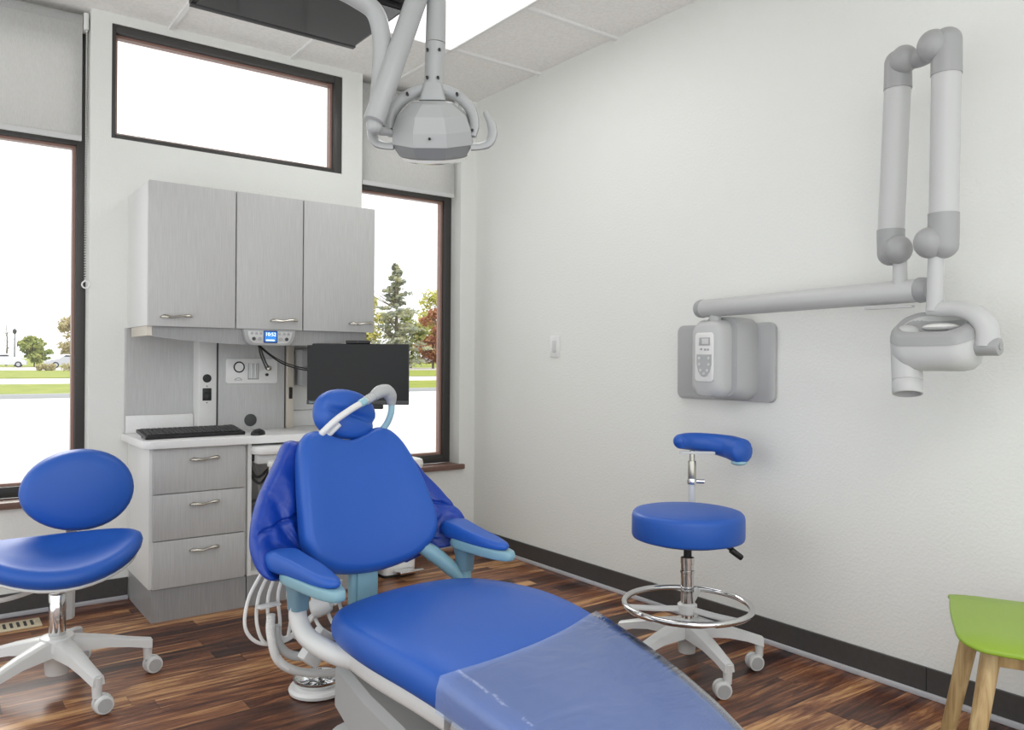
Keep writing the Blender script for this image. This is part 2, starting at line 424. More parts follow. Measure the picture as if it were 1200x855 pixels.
def window(name, label, x0, x1, z0, z1, yf, yb, fr, mull=(), bead=.012):
    """yf..yb frame depth; fr = frame widths (left, right, bottom, top)"""
    e = bpy.data.objects.new(name, None); COL.objects.link(e); e.location = ((x0 + x1) / 2, yf, z0); tag(e, label, 'window', kind='structure')
    off = tuple(e.location); l, r, b, tp = fr
    f = MB(); f.box(x0, x0 + l, yf, yb, z0, z1, .003); f.box(x1 - r, x1, yf, yb, z0, z1, .003)
    f.box(x0 + l, x1 - r, yf, yb, z0, z0 + b, .003); f.box(x0 + l, x1 - r, yf, yb, z1 - tp, z1, .003)
    for m0, m1 in mull: f.box(x0 + l, x1 - r, yf, yb, m0, m1, .003)
    make('frame', f, 'bronze', e, off=off)
    zs = [z0 + b] + [q for m in mull for q in m] + [z1 - tp]
    g = MB(); p = MB(); yg = yf + (yb - yf) * .55
    for a, c in zip(zs[::2], zs[1::2]):
        X0, X1 = x0 + l, x1 - r
        g.box(X0, X0 + bead, yg - .02, yg + .02, a, c); g.box(X1 - bead, X1, yg - .02, yg + .02, a, c)
        g.box(X0 + bead, X1 - bead, yg - .02, yg + .02, a, a + bead); g.box(X0 + bead, X1 - bead, yg - .02, yg + .02, c - bead, c)
        p.box(X0 + bead, X1 - bead, yg - .003, yg + .003, a + bead, c - bead)
    make('glazing_bead', g, 'bronze2', e, off=off); make('pane', p, 'glass', e, off=off)
    return e
window('window_1', 'tall window with dark frame at the left of the cabinets', -3.45, -2.145, .505, 2.74, .107, .19, (.05, .042, .05, .08), [(2.135, 2.185)])
window('window_2', 'wide high window above the wall cabinets', -2.058, -.898, 2.17, 2.707, .004, .1, (.018, .045, .022, .04))
window('window_3', 'narrow tall window between the cabinets and the corner', -.776, -.111, .505, 2.74, .107, .19, (.05, .05, .05, .08), [(2.13, 2.18)])
struct('window_sill_1', MB().box(-3.46, -2.12, -.03, .107, .475, .505, .004), 'sillwood', 'brown sill of the tall window left of the cabinets', 'window sill')
struct('window_sill_2', MB().box(-.79, -.085, -.03, .107, .475, .505, .004), 'sillwood', 'brown sill of the narrow window in the corner', 'window sill')

def shade(x0, x1, zb, lab, ring):
    T = Thing('roller_shade', lab, 'window shade', ((x0 + x1) / 2, .04, zb))
    fx0, fx1 = x0 + .012, x1 - .03
    T.part('fabric', MB().box(fx0, fx1, .029, .0305, zb, 2.69), 'shade')
    T.part('roller', MB().cyl((fx0, .052, 2.697), (fx1, .052, 2.697), .03, n=20), 'shade')
    T.part('hem_bar', MB().box(fx0, fx1, .024, .036, zb - .012, zb + .014, .004), M['plastic'])
    T.part('bracket', MB().box(x1 - .026, x1 - .004, .02, .085, 2.655, 2.735, .006), 'white')
    if ring:
        c = MB()
        for k in range(98):
            z = 2.66 - .012 * k
            c.ball((x1 - .013, .02, z), .0028, 6, 4); c.ball((x1 - .013, .035, z), .0028, 6, 4)
        ch = T.part('bead_chain', c, 'white')
        T.part('chain_ring', MB().torus((x1 - .013, .0, 1.475), .016, .0035, 20, 8, (.35, 1, 0)).tube([(x1 - .013, .028, 1.5), (x1 - .013, .01, 1.492)], .003, 6, 1), 'white', parent=ch)
    return T
shade(-3.44, -2.147, 2.15, 'grey roller shade over the top of the tall left window', True)
shade(-.774, -.113, 2.15, 'grey roller shade over the top of the narrow corner window', False)

# ceiling light panel
T = Thing('ceiling_light_panel', 'flat white light panel set into the ceiling grid', 'ceiling light', (-.885, -1.24, CH - .02))
T.part('diffuser', MB().box(-1.175, -.595, -1.835, -.645, CH - .008, CH + .006), 'diffuser')
f = MB(); f.box(-1.179, -.591, -.65, -.64, CH - .014, CH + .006); f.box(-1.179, -.591, -1.84, -1.83, CH - .014, CH + .006)
f.box(-1.179, -1.169, -1.84, -.64, CH - .014, CH + .006); f.box(-.601, -.591, -1.84, -.64, CH - .014, CH + .006)
T.part('frame', f, 'white')

# ------------------------------------------------------------------ wall cabinets
def bow_handle(xc, y, z, L=.115, mb=None):
    mb = mb or MB(); h = L / 2
    pts = [(xc - h, y, z - .004), (xc - h * .82, y - .016, z), (xc - h * .3, y - .024, z - .004), (xc + h * .3, y - .026, z + .002), (xc + h * .82, y - .018, z + .004), (xc + h, y, z)]
    return mb.tube(pts, [.005, .0095, .0066, .006, .0095, .005], 10, 5, flat=.7)
T = Thing('wall_cabinet', 'grey wood wall cabinet with three doors under the high window', 'cabinet', (-1.445, -.2, 1.28))
T.part('body', MB().box(-1.985, -.91, -.411, 0, 1.28, 1.905, .002), 'lamedge')
for a, b, hx in ((-1.985, -1.613, -1.87), (-1.609, -1.292, -1.385), (-1.288, -.91, -.985)):
    d = T.part('door', MB().box(a + .001, b - .001, -.431, -.412, 1.278, 1.907, .0015), 'lam')
    T.part('handle', bow_handle(hx, -.431, 1.322, .13), 'nickel', parent=d)
# light valance under the cabinet, bowed in the middle
T = Thing('cabinet_light_valance', 'brushed steel light valance under the wall cabinet', 'valance', (-1.45, -.2, 1.2))
rings = []
for k in range(25):
    u = k / 24; x = -1.97 + 1.03 * u; s = math.sin(PI * u) ** .8
    yb = -.402 - .016 * s; zb = 1.236 - .033 * s
    rings.append([(x, yb, 1.279), (x, yb, zb), (x, yb + .05, zb + .002), (x, -.12, 1.262), (x, -.12, 1.279)])
T.part('fascia', MB().loft(rings), 'kick', sharp=25)
T.part('end_block', MB().box(-1.985, -1.962, -.405, -.1, 1.236, 1.279, .0012), 'steel', sharp=20)
# control panel
T = Thing('wall_keypad', 'small grey keypad with blue clock display under the wall cabinet', 'control panel', (-1.455, -.44, 1.2))
ol = [(-1.578, 1.276), (-1.575, 1.25), (-1.565, 1.222), (-1.55, 1.206), (-1.53, 1.202), (-1.38, 1.202), (-1.36, 1.206), (-1.345, 1.222), (-1.335, 1.25), (-1.332, 1.276)]
rot = Matrix(((1, 0, 0, 0), (0, 0, -1, 0), (0, 1, 0, 0), (0, 0, 0, 1)))   # (x,y,z)->(x,-z,y)
T.part('housing', MB().prism(ol, .405, .446, .005, rot), 'midgrey')
ins = [(-1.455 + (x + 1.455) * .86, 1.24 + (z - 1.24) * .74) for x, z in ol]
fc = T.part('faceplate', MB().prism(ins, .445, .4475, .001, rot), 'plastic')
for sx in (-1, 1):
    for k in range(3):
        c = -1.455 + sx * (.045 + .021 * k); b = MB().cyl((c, -.447, 1.2575), (c, -.4505, 1.2575), .0065, n=14)
        T.part('button', b, 'midgrey')
    for k in range(2):
        c = -1.455 + sx * (.05 + .028 * k); b = MB().cyl((c, -.447, 1.2325), (c, -.4505, 1.2325), .0085, n=14)
        T.part('button', b, 'darkgrey' if k else 'midgrey')
dsp = T.part('display', MB().box(-1.488, -1.422, -.451, -.446, 1.214, 1.272, .002), 'lcdframe')
sc = T.part('screen', MB().box(-1.482, -1.428, -.4518, -.45, 1.22, 1.266), 'lcd', parent=dsp)
text('clock_digits', '10:52', .023, 'digits', (-1.455 + 1.455, -.4522 + .44, 1.2535 - 1.2), (PI / 2, 0, 0), dsp)
T.part('status_line', MB().box(-1.477, -1.437, -.4523, -.4515, 1.2235, 1.2295), 'digits', parent=dsp)

# console back panels
T = Thing('console_back_panel', 'grey wood back panel rising from the counter to the wall cabinet', 'back panel', (-1.45, -.06, .785))
T.part('side_board', MB().box(-1.995, -1.69, -.03, -.001, .785, 1.279), 'lam')
tw = T.part('outlet_tower', MB().box(-1.69, -1.605, -.125, -.001, .785, 1.262, .004), 'lamedge', label='pale outlet tower')
for z in (1.005, .925):
    T.part('screw', MB().cyl((-1.651, -.125, z), (-1.651, -.127, z), .003, n=8), 'darkgrey', parent=tw)
so = T.part('round_socket', MB().cyl((-1.651, -.12, 1.043), (-1.651, -.1295, 1.043), .0205, n=24, bev=.002).cyl((-1.651, -.1295, 1.043), (-1.651, -.132, 1.043), .013, n=20), 'black', parent=tw)
o = MB().box(-1.672, -1.63, -.1295, -.124, .935, .995, .003)
for z in (.95, .98): o.box(-1.664, -1.638, -.132, -.128, z - .011, z + .011, .004)
T.part('outlet', o, 'black', parent=tw)
T.part('centre_board', MB().box(-1.595, -1.262, -.12, -.001, .785, 1.262, .002), 'lam')
for a, b in ((-1.606, -1.594), (-1.263, -1.254)): T.part('groove_strip', MB().box(a, b, -.112, -.001, .785, 1.262), 'darkgrey')
t2 = T.part('steel_tower', MB().box(-1.254, -1.213, -.125, -.001, .785, 1.262, .003), 'steel', label='warm steel tower strip')
T.part('switch', MB().box(-1.24, -1.222, -.13, -.124, .935, .995, .002).box(-1.236, -1.226, -.133, -.129, .942, .962, .002).box(-1.236, -1.226, -.133, -.129, .968, .988, .002), 'black', parent=t2)
T.part('grommet', MB().cyl((-1.437, -.118, .832), (-1.437, -.126, .832), .031, n=32, bev=.003), 'darkgrey')
T.part('white_side', MB().box(-1.213, -.92, -.03, -.001, .87, 1.262), 'lamedge')
# gas panel
T = Thing('gas_control_panel', 'white gas panel with a round gauge on the console back panel', 'gas panel', (-1.435, -.12, 1.015))
T.part('plate', MB().prism(rrect(.258, .125, .012, cx=-1.433, cy=1.078), .12, .132, .003, rot), 'white')
T.part('gauge', MB().torus((-1.499, -.133, 1.098), .0245, .0035, 32, 8, (0, 1, 0)), 'black').name
T.part('gauge_dial', MB().cyl((-1.499, -.131, 1.098), (-1.499, -.134, 1.098), .0235, n=28), 'white')
fr_ = MB()
fr_.box(-1.455, -1.451, -.136, -.131, 1.038, 1.118); fr_.box(-1.405, -1.401, -.136, -.131, 1.038, 1.118); fr_.box(-1.455, -1.401, -.136, -.131, 1.036, 1.041)
T.part('flow_slot', fr_, 'midgrey')
T.part('flow_tube', MB().cyl((-1.437, -.135, 1.042), (-1.437, -.135, 1.116), .006, n=12).cyl((-1.418, -.135, 1.042), (-1.418, -.135, 1.116), .006, n=12), 'plastic')
T.part('knob', MB().cyl((-1.36, -.131, 1.06), (-1.36, -.142, 1.06), .0075, n=16, bev=.001), 'black')
T.part('connector', MB().cyl((-1.352, -.131, 1.092), (-1.352, -.15, 1.092), .013, n=16, bev=.002), 'nickel')
T.part('logo', MB().tube([(-1.522, -.133, 1.035), (-1.508, -.133, 1.043), (-1.497, -.133, 1.044), (-1.484, -.133, 1.035)], .0018, 6, 4).box(-1.52, -1.486, -.1328, -.131, 1.032, 1.0345), 'midgrey')
# cables
single('control_cable', MB().tube([(-1.495, -.40, 1.205), (-1.458, -.32, 1.162), (-1.41, -.23, 1.12), (-1.368, -.15, 1.088)], .0042, 8, 8).tube([(-1.488, -.40, 1.205), (-1.448, -.32, 1.165), (-1.4, -.23, 1.124), (-1.356, -.15, 1.098)], .0042, 8, 8),
       'black', 'black cable pair hanging from the keypad to the gas panel', 'cable')
single('monitor_cable', MB().tube([(-1.497, -.40, 1.203), (-1.43, -.38, 1.155), (-1.36, -.37, 1.115), (-1.27, -.39, 1.088), (-1.17, -.42, 1.082)], .0034, 8, 8).tube([(-1.49, -.40, 1.203), (-1.42, -.39, 1.152), (-1.345, -.375, 1.118), (-1.26, -.39, 1.095), (-1.17, -.42, 1.084)], .0026, 8, 8),
       'black', 'thin black cable swagging from the keypad to the computer monitor', 'cable')

# ------------------------------------------------------------------ counter and base units
T = Thing('countertop', 'white countertop with short backsplash on the drawer cabinet', 'countertop', (-1.46, -.25, .75))
ol = [(-2.008, -.001), (-2.008, -.45)] + [(-2.008 + .04 * (1 - math.cos(R(a))), -.45 - .04 * math.sin(R(a))) for a in (15, 30, 45, 60, 75, 90)] + [(-.92, -.49), (-.92, -.001)]
T.part('worktop', MB().prism(ol, .750, .785, .004), 'counter')
for a, b in ((-1.995, -1.692), (-1.213, -.92)): T.part('backsplash', MB().box(a, b, -.048, -.031, .785, .868, .003), 'counter')
T = Thing('drawer_cabinet', 'pale grey cabinet with three drawers beside the left stool', 'cabinet', (-1.77, -.23, 0))
T.part('body', MB().box(-1.978, -1.562, -.443, -.001, .142, .749, .001), 'lamedge')
T.part('toe_kick', MB().box(-1.97, -1.565, -.455, -.001, 0, .141), 'kick')
for z0, z1 in ((.553, .747), (.351, .549), (.143, .347)):
    d = T.part('drawer', MB().box(-1.966, -1.574, -.462, -.444, z0, z1, .0015), 'lam')
    T.part('handle', bow_handle(-1.752, -.462, z1 - .048 if z1 < .7 else z1 - .05, .125), 'nickel', parent=d)
T = Thing('open_base_unit', 'pale open base unit holding the dental delivery tray', 'cabinet', (-1.24, -.23, 0))
T.part('side_panel', MB().box(-1.56, -1.543, -.46, -.001, .142, .749), 'lamedge')
T.part('side_panel', MB().box(-.94, -.922, -.46, -.001, .142, .749), 'lamedge')
T.part('bottom_panel', MB().box(-1.543, -.94, -.455, -.001, .142, .16), 'lamedge')
T.part('back_panel', MB().box(-1.543, -.94, -.02, -.001, .16, .749), 'lam')
T.part('toe_kick', MB().box(-1.56, -.922, -.455, -.001, 0, .141), 'kick')
# delivery tray
T = Thing('delivery_tray', 'white dental delivery tray in the open base unit', 'delivery unit', (-1.36, -.45, .1601))
T.part('tray', MB().prism(rrect(.37, .37, .05, cx=-1.365, cy=-.35), .70, .738, .012), 'white')
T.part('console', MB().box(-1.53, -1.2, -.5, -.22, .655, .703, .01), 'plastic')
T.part('slide_rail', MB().box(-1.543, -1.528, -.46, -.1, .668, .715), 'black')
for k in range(5):
    x = -1.47 + .062 * k
    h = T.part('instrument_holder', MB().cyl((x, -.515, .668), (x, -.515, .645), .019, n=16, bev=.003).box(x - .012, x + .012, -.515, -.49, .65, .672), 'white')
    T.part('instrument', MB().lathe([(.006, 0), (.009, .015), (.009, .05), (.0125, .06), (.0125, .095), (.008, .105)], 12, (x, -.515, .56)), 'plastic', parent=h)
    T.part('hose', MB().tube([(x, -.515, .562), (x, -.51, .46), (x + .02, -.44, .36 + .02 * (k % 2)), (x + .03, -.32, .42), (x + .01, -.26, .64)], .0055, 8, 6), 'hosegrey', parent=h)
T.part('support_arm', MB().tube([(-1.36, -.3, .655), (-1.36, -.22, .55), (-1.36, -.12, .4)], .02, 10, 5).box(-1.42, -1.3, -.18, -.06, .16, .42, .005), 'midgrey')
T.part('supply_hose', MB().tube([(-1.53, -.4, .65), (-1.51, -.38, .6), (-1.45, -.3, .57), (-1.38, -.28, .62)], .007, 8, 6).tube([(-1.53, -.38, .65), (-1.5, -.36, .57), (-1.43, -.28, .54), (-1.37, -.26, .62)], .007, 8, 6), 'darkgrey')

# keyboard, mouse
T = Thing('computer_keyboard', 'black keyboard on the left end of the white counter', 'keyboard', (-1.775, -.335, .785), R(4), local=True)
KT = Matrix.Translation((0, -.07, 0)) @ Matrix.Rotation(R(9), 4, 'X') @ Matrix.Translation((0, .07, 0))
T.part('case', MB().prism([(-.22, -.07), (.22, -.07), (.22, .07), (-.22, .07)], .001, .016, .003, KT), 'black')
kk = MB()
for r in range(6):
    y = .05 - .0195 * r; n = 21 if r else 18
    for c in range(n):
        if c in (15, 19) and r == 0: continue
        x = -.208 + .416 * (c + .5) / n; w = .416 / n * .42
        kk.prism([(x - w, y - .0078), (x + w, y - .0078), (x + w, y + .0078), (x - w, y + .0078)], .016, .021, .0015, KT)
T.part('keys', kk, 'darkgrey')
for x in (-.185, .185): T.part('foot', MB().box(x - .015, x + .015, .05, .062, 0, .026), 'rubber')
T = Thing('computer_mouse', 'black mouse beside the keyboard on the counter', 'mouse', (-1.497, -.41, .785), R(-30), local=True)
ms = MB(); rings = []
for k in range(9):
    t_ = k / 8; y = -.055 + .11 * t_; w = .032 * math.sin(PI * (.12 + .76 * t_)) ** .6; h = .026 * math.sin(PI * (.1 + .72 * t_)) ** .7
    rings.append([(w * math.cos(a), y, h * max(0, math.sin(a)) ** .8) for a in [PI * j / 10 for j in range(11)]])
ms.loft(rings); T.part('shell', ms, 'black'); T.part('wheel', MB().cyl((-.004, .03, .018), (.004, .03, .018), .008, n=16), 'darkgrey')

# computer monitor on an arm
CAMF = .6404
mc = (-1.056, -.548, 0)
T = Thing('computer_monitor', 'black computer monitor turned off behind the headrest', 'monitor', (mc[0], mc[1], .92), -CAMF, local=True)
wv, hv = .497, .297
T.part('housing', MB().box(-wv / 2, wv / 2, .0, .022, 0, hv, .004).box(-.14, .14, .02, .05, .05, .24, .012), 'black')
T.part('screen', MB().box(-wv / 2 + .004, wv / 2 - .004, -.0015, .001, .021, hv - .004), 'screen')
T.part('chin', MB().box(-wv / 2, wv / 2, -.0025, .002, 0, .02, .001), M['darkgrey'])
text('logo', 'lenovo', .017, 'clearblue', (-wv / 2 + .036, -.0032, .0105), (PI / 2, 0, 0), T.e, .0003)
T.part('cable_box', MB().box(.06, .12, .004, .04, -.022, .001, .003), 'black')
T.part('webcam_bar', MB().box(-.06, .058, -.006, .022, hv, hv + .016, .004), 'black')
T.part('lens', MB().cyl((0, -.006, hv + .008), (0, -.0075, hv + .008), .004, n=12), 'darkgrey')
T = Thing('monitor_bracket', 'grey wall bracket carrying the computer monitor', 'bracket', (-1.14, -.03, .98))
T.part('mount_plate', MB().box(-1.19, -1.09, -.06, -.03, 1.0, 1.2, .008), 'midgrey')
T.part('bracket_box', MB().box(-1.205, -1.135, -.2, -.06, 1.1, 1.19, .01).box(-1.19, -1.14, -.17, -.08, 1.0, 1.1, .01), 'midgrey')
T.part('arm', MB().tube([(-1.165, -.13, 1.12), (-1.15, -.3, 1.11), (-1.045, -.49, 1.07)], .016, 10, 5), 'midgrey')

# floor vent
T = Thing('floor_vent', 'beige slotted floor vent by the left window wall', 'floor vent', (-2.5, -.162, 0))
T.part('plate', MB().box(-2.66, -2.346, -.222, -.102, 0, .006, .002), 'beige')
s_ = MB()
for k in range(11): s_.box(-2.635 + .025 * k, -2.624 + .025 * k, -.198, -.126, .006, .0068)
T.part('slots', s_, 'darkgrey'); T.part('lever', MB().box(-2.374, -2.366, -.172, -.15, .006, .014, .001), 'beige')

# light switch
T = Thing('light_switch', 'white light switch on the long white wall', 'switch', (-.008, -.782, 1.16))
T.part('cover_plate', MB().box(-.007, 0, -.819, -.745, 1.161, 1.277, .002), 'white')
T.part('rocker', MB().box(-.0105, -.006, -.798, -.766, 1.186, 1.252, .002), 'plastic')

# pedal bin
T = Thing('pedal_bin', 'white lidded pedal bin between the dental chair and the corner window', 'waste bin', (-.73, -.28, 0))
rings = [[(x, y, z) for x, y in rrect(w, d, .03, cx=-.73, cy=-.28)] for w, d, z in ((.19, .24, .012), (.21, .26, .3), (.225, .275, .56))]
T.part('body', MB().loft(rings), 'white')
T.part('lid', MB().prism(rrect(.26, .31, .05, cx=-.73, cy=-.285), .56, .615, .018), 'white')
T.part('base_ring', MB().prism(rrect(.2, .25, .03, cx=-.73, cy=-.28), 0, .013), 'rubber')
T.part('pedal', MB().box(-.78, -.66, -.49, -.405, .03, .042, .005).box(-.79, -.65, -.51, -.47, .04, .05, .004), 'chrome')

# ------------------------------------------------------------------ rolling stools
def star_base(T, n, r, a0, ztop, hubr, caster_a, col='plastic', hz=.06):
    T.part('hub', MB().lathe([(.022, hz), (hubr * .6, hz + .004), (hubr * .66, ztop - .075), (hubr, ztop - .05), (hubr, ztop - .035), (hubr * .85, ztop - .004), (.03, ztop)], 24), col)
    for k in range(n):
        a = a0 + 2 * PI * k / n; c, s = math.cos(a), math.sin(a)
        rings = []
        for u, w, zt, zb in ((.02, .036, ztop - .004, ztop - .06), (.07, .034, ztop - .012, ztop - .062), (.15, .028, ztop - .03, ztop - .066), (.22, .024, ztop - .05, ztop - .08), (r + .012, .02, ztop - .068, ztop - .1)):
            ring = []
            for dx, z in ((-w, zb), (w, zb), (w * .8, zt - .006), (w * .45, zt), (-w * .45, zt), (-w * .8, zt - .006)):
                ring.append((c * u - s * dx, s * u + c * dx, z))
            rings.append(ring)
        lg = T.part('leg', MB().loft(rings), col)
        ex, ey = c * r, s * r
        T.part('foot_post', MB().cyl((ex, ey, ztop - .14), (ex, ey, ztop - .075), .014, .017, n=14), col, parent=lg)
        ca = caster_a[k % len(caster_a)]; dx, dy = math.cos(ca), math.sin(ca); px, py = -dy, dx
        wx, wy = ex + dx * .018, ey + dy * .018
        cs = MB()
        for sgn in (-1, 1):
            a_ = Vector((wx + px * .006 * sgn, wy + py * .006 * sgn, .031)); b_ = Vector((wx + px * .024 * sgn, wy + py * .024 * sgn, .031))
            cs.cyl(a_, b_, .031, .029, n=22, bev=.004)
        cst = T.part('caster', cs, 'plastic')
        hb = MB()
        for sgn in (-1, 1):
            a_ = Vector((wx + px * .0235 * sgn, wy + py * .0235 * sgn, .031)); b_ = Vector((wx + px * .026 * sgn, wy + py * .026 * sgn, .031)); hb.cyl(a_, b_, .022, n=18)
        hb.cyl((ex, ey, .03), (ex, ey, ztop - .13), .007, n=10)
        T.part('caster_hub', hb, 'midgrey', parent=cst)

# left stool
T = Thing('rolling_stool', 'blue rolling stool with an oval backrest by the left window', 'stool', (-2.388, -1.013, 0), 0, local=True)
star_base(T, 5, .285, R(-2), .195, .06, [R(8), R(-6), R(15), R(-10), R(5)])
T.part('gas_lift', MB().cyl((0, 0, .18), (0, 0, .335), .0265, n=24, bev=.003), 'chrome')
T.part('piston', MB().cyl((0, 0, .345), (0, 0, .37), .015, n=18), 'chrome')
sx_, sy_ = .265, .225
def seatz(u, v, h):
    rr = min(1, math.hypot(u / sx_, v / sy_))
    lift = .055 * max(0, abs(u) / sx_) ** 2 + .03 * max(0, v / sy_) ** 2 - .022 * max(0, -v / sy_) ** 2
    bot = .386 + .03 * rr ** 2 + lift * .85; top = .478 + lift - .012 * (1 - rr ** 2)
    return (u, v, bot + (top - bot) * h)
ell = [(sx_ * math.cos(2 * PI * k / 40), sy_ * math.sin(2 * PI * k / 40)) for k in range(40)]
T.part('seat', MB().pad(ell, seatz, edge=(0, 0, .14)), 'blue', sharp=80)
T.part('seat_pan', MB().pad([(x * .93, y * .93) for x, y in ell], lambda u, v, h: (u, v, seatz(u, v, 0)[2] - .008 + .012 * h), edge=(0, 0, .03)), 'plastic', sharp=60)
T.part('mechanism', MB().box(-.06, .06, -.05, .07, .354, .378, .006), 'plastic')
T.part('backrest', MB().pad([(.192 * math.cos(2 * PI * k / 44), .15 * math.sin(2 * PI * k / 44) * (1 + .06 * math.cos(2 * PI * k / 44))) for k in range(44)],
       lambda u, v, h: (u + .098, .235 + .08 * (1 - h) + .1 * v - .6 * u * u * .3 + (.02 * (1 - (u / .192) ** 2) if h < .5 else -.02 * (1 - min(1, (u / .192) ** 2 + (v / .15) ** 2))), .642 + v), edge=(0, 0, .13)), 'blue', sharp=80)
T.part('back_bar', MB().tube([(.09, .36, .6), (.09, .37, .45), (.085, .37, .135)], .03, 4, 1, flat=.35).box(.066, .112, .05, .38, .36, .375, .004), 'plastic')
T.part('lever', MB().tube([(-.05, -.03, .368), (-.16, -.08, .36), (-.27, -.1, .37)], .008, 8, 4), 'plastic')

# right stool
T = Thing('rolling_stool', 'blue round assistant stool with a chrome foot ring by the long wall', 'stool', (-.478, -2.132, 0), 0, local=True)
star_base(T, 5, .268, R(-37), .19, .052, [R(152), R(148), R(140), R(150), R(145)])
T.part('gas_lift', MB().lathe([(.024, .17), (.024, .355), (.027, .357), (.027, .367), (.024, .369), (.024, .39), (.026, .392), (.026, .415), (.02, .418)], 24), 'chrome')
T.part('piston', MB().cyl((0, 0, .418), (0, 0, .485), .015, n=18), 'rubber')
rg = T.part('foot_ring', MB().torus((0, 0, .238), .232, .0115, 64, 12), 'chrome')
for a in (R(30), R(150), R(270)):
    T.part('ring_spoke', MB().tube([(.022 * math.cos(a), .022 * math.sin(a), .225), (.12 * math.cos(a), .12 * math.sin(a), .228), (.225 * math.cos(a), .225 * math.sin(a), .236)], .012, 8, 4, flat=.6), 'plastic', parent=rg)
T.part('ring_collar', MB().lathe([(.03, .205), (.036, .21), (.036, .24), (.03, .245)], 20), 'plastic', parent=rg)
T.part('seat', MB().lathe([(.15, .485), (.195, .486), (.203, .489), (.206, .497), (.206, .565), (.203, .577), (.196, .584), (.18, .588), (.1, .59), (.001, .59)], 48), 'blue', sharp=50)
T.part('seat_pan', MB().lathe([(.04, .474), (.16, .476), (.16, .486)], 32), 'black')
T.part('lever', MB().tube([(.06, -.06, .478), (.095, -.09, .462), (.13, -.115, .435)], .0055, 8, 4).cyl((.115, -.105, .447), (.15, -.13, .415), .012, .011, n=12, bev=.003), 'black')
px_, py_ = .185, .14
ps = T.part('arm_post', MB().tube([(.06, .06, .48), (.15, .12, .482), (px_, py_, .53), (px_, py_, .6), (px_, py_, .665)], .0135, 12, 5), 'plastic')
T.part('arm_column', MB().cyl((px_, py_, .66), (px_, py_, .745), .016, n=16, bev=.002).cyl((px_, py_, .745), (px_, py_, .785), .011, n=14), 'nickel', parent=ps)
T.part('clamp_knob', MB().lathe([(.018, 0), (.02, .01), (.018, .022)], 16, (px_, py_, .652)).cyl((px_ + .01, py_ - .01, .663), (px_ + .034, py_ - .034, .663), .009, n=12), 'chrome', parent=ps)
T.part('arm_bracket', MB().box(-.05, .09, -.012, .012,   .772, .782, .002, Matrix.Translation((px_, py_, 0)) @ Matrix.Rotation(R(-38), 4, 'Z')), 'plastic', parent=ps)
T.part('arm_rest', MB().tube([(px_ - .04, py_ + .04, .818), (px_ - .02, py_ + .045, .819), (px_ + .035, py_ + .035, .817), (px_ + .095, py_ - .01, .81), (px_ + .125, py_ - .08, .80), (px_ + .115, py_ - .15, .79), (px_ + .11, py_ - .175, .79)],
       [.008, .028, .033, .037, .04, .045, .05, .05, .016], 16, 6), 'blue', sharp=80)
T.part('arm_end_cap', MB().ball((px_ + .113, py_ - .14, .744), (.03, .033, .012), 14, 8), 'clearblue')

# ------------------------------------------------------------------ x-ray unit on the long wall
T = Thing('x_ray_unit', 'grey wall-mounted dental x-ray with folded arm and tube head', 'x-ray machine', (0, -1.92, .98))
ry = Matrix(((0, 0, -1, 0), (1, 0, 0, 0), (0, 1, 0, 0), (0, 0, 0, 1)))   # outline (y,z) extruded to -x
T.part('wall_plate', MB().prism(rrect(.51, .325, .03, cx=-1.925, cy=1.14), .0, .022, .006, ry), 'xplate')
def sec(y0, y1, z0, z1, r): return rrect(y1 - y0, z1 - z0, r, cx=(y0 + y1) / 2, cy=(z0 + z1) / 2)
rings = [[(x, y, z) for y, z in sec(*q)] for x, q in ((-.02, (-2.1, -1.88, .985, 1.32, .05)), (-.08, (-2.095, -1.885, .99, 1.325, .05)), (-.12, (-2.075, -1.9, 1.0, 1.325, .05)))]
T.part('control_housing', MB().loft(rings), 'xplate', sharp=50)
rings = [[(x, y, z) for y, z in sec(*q)] for x, q in ((-.08, (-2.05, -1.885, .998, 1.315, .045)), (-.16, (-2.047, -1.888, .998, 1.312, .045)), (-.182, (-2.037, -1.895, 1.003, 1.3, .045)), (-.19, (-2.02, -1.912, 1.02, 1.285, .04)))]
BX, BY = .015, -.052
cb = T.part('control_box', MB().loft(rings), 'xray', sharp=50)
pn = T.part('control_panel', MB().prism(sec(-1.962 + BY, -1.868 + BY, 1.06, 1.26, .014), .2045 - BX, .209 - BX, .001, ry), 'white', parent=cb)
T.part('display', MB().box(-.2115 + BX, -.209 + BX, -1.945 + BY, -1.89 + BY, 1.208, 1.24, .001), 'midgrey', parent=cb)
T.part('display_window', MB().box(-.2122 + BX, -.2112 + BX, -1.938 + BY, -1.905 + BY, 1.213, 1.235), 'plastic', parent=cb)
kp = [(-1.953, 1.17), (-1.953, 1.13), (-1.944, 1.1), (-1.93, 1.082), (-1.915, 1.078), (-1.9, 1.082), (-1.886, 1.1), (-1.877, 1.13), (-1.877, 1.17)]
T.part('keypad', MB().prism([(a + BY, b) for a, b in kp], .209 - BX, .2105 - BX, .0, ry), 'xplate', parent=cb)
for (y, z) in ((-1.94, 1.155), (-1.94, 1.13), (-1.89, 1.155), (-1.89, 1.13), (-1.932, 1.105), (-1.898, 1.105), (-1.915, 1.092)): T.part('button', MB().cyl((-.2105 + BX, y + BY, z), (-.2125 + BX, y + BY, z), .006, n=12), 'plastic', parent=cb)
for (y, z) in ((-1.935, 1.19), (-1.92, 1.19), (-1.9, 1.192)): T.part('button', MB().box(-.2105 + BX, -.209 + BX, y - .005 + BY, y + .005 + BY, z - .004, z + .004), 'midgrey', parent=cb)
T.part('indicator_sticker', MB().box(-.07, -.055, -2.03, -2.015, 1.3245, 1.3262), 'black')
XA = -.185
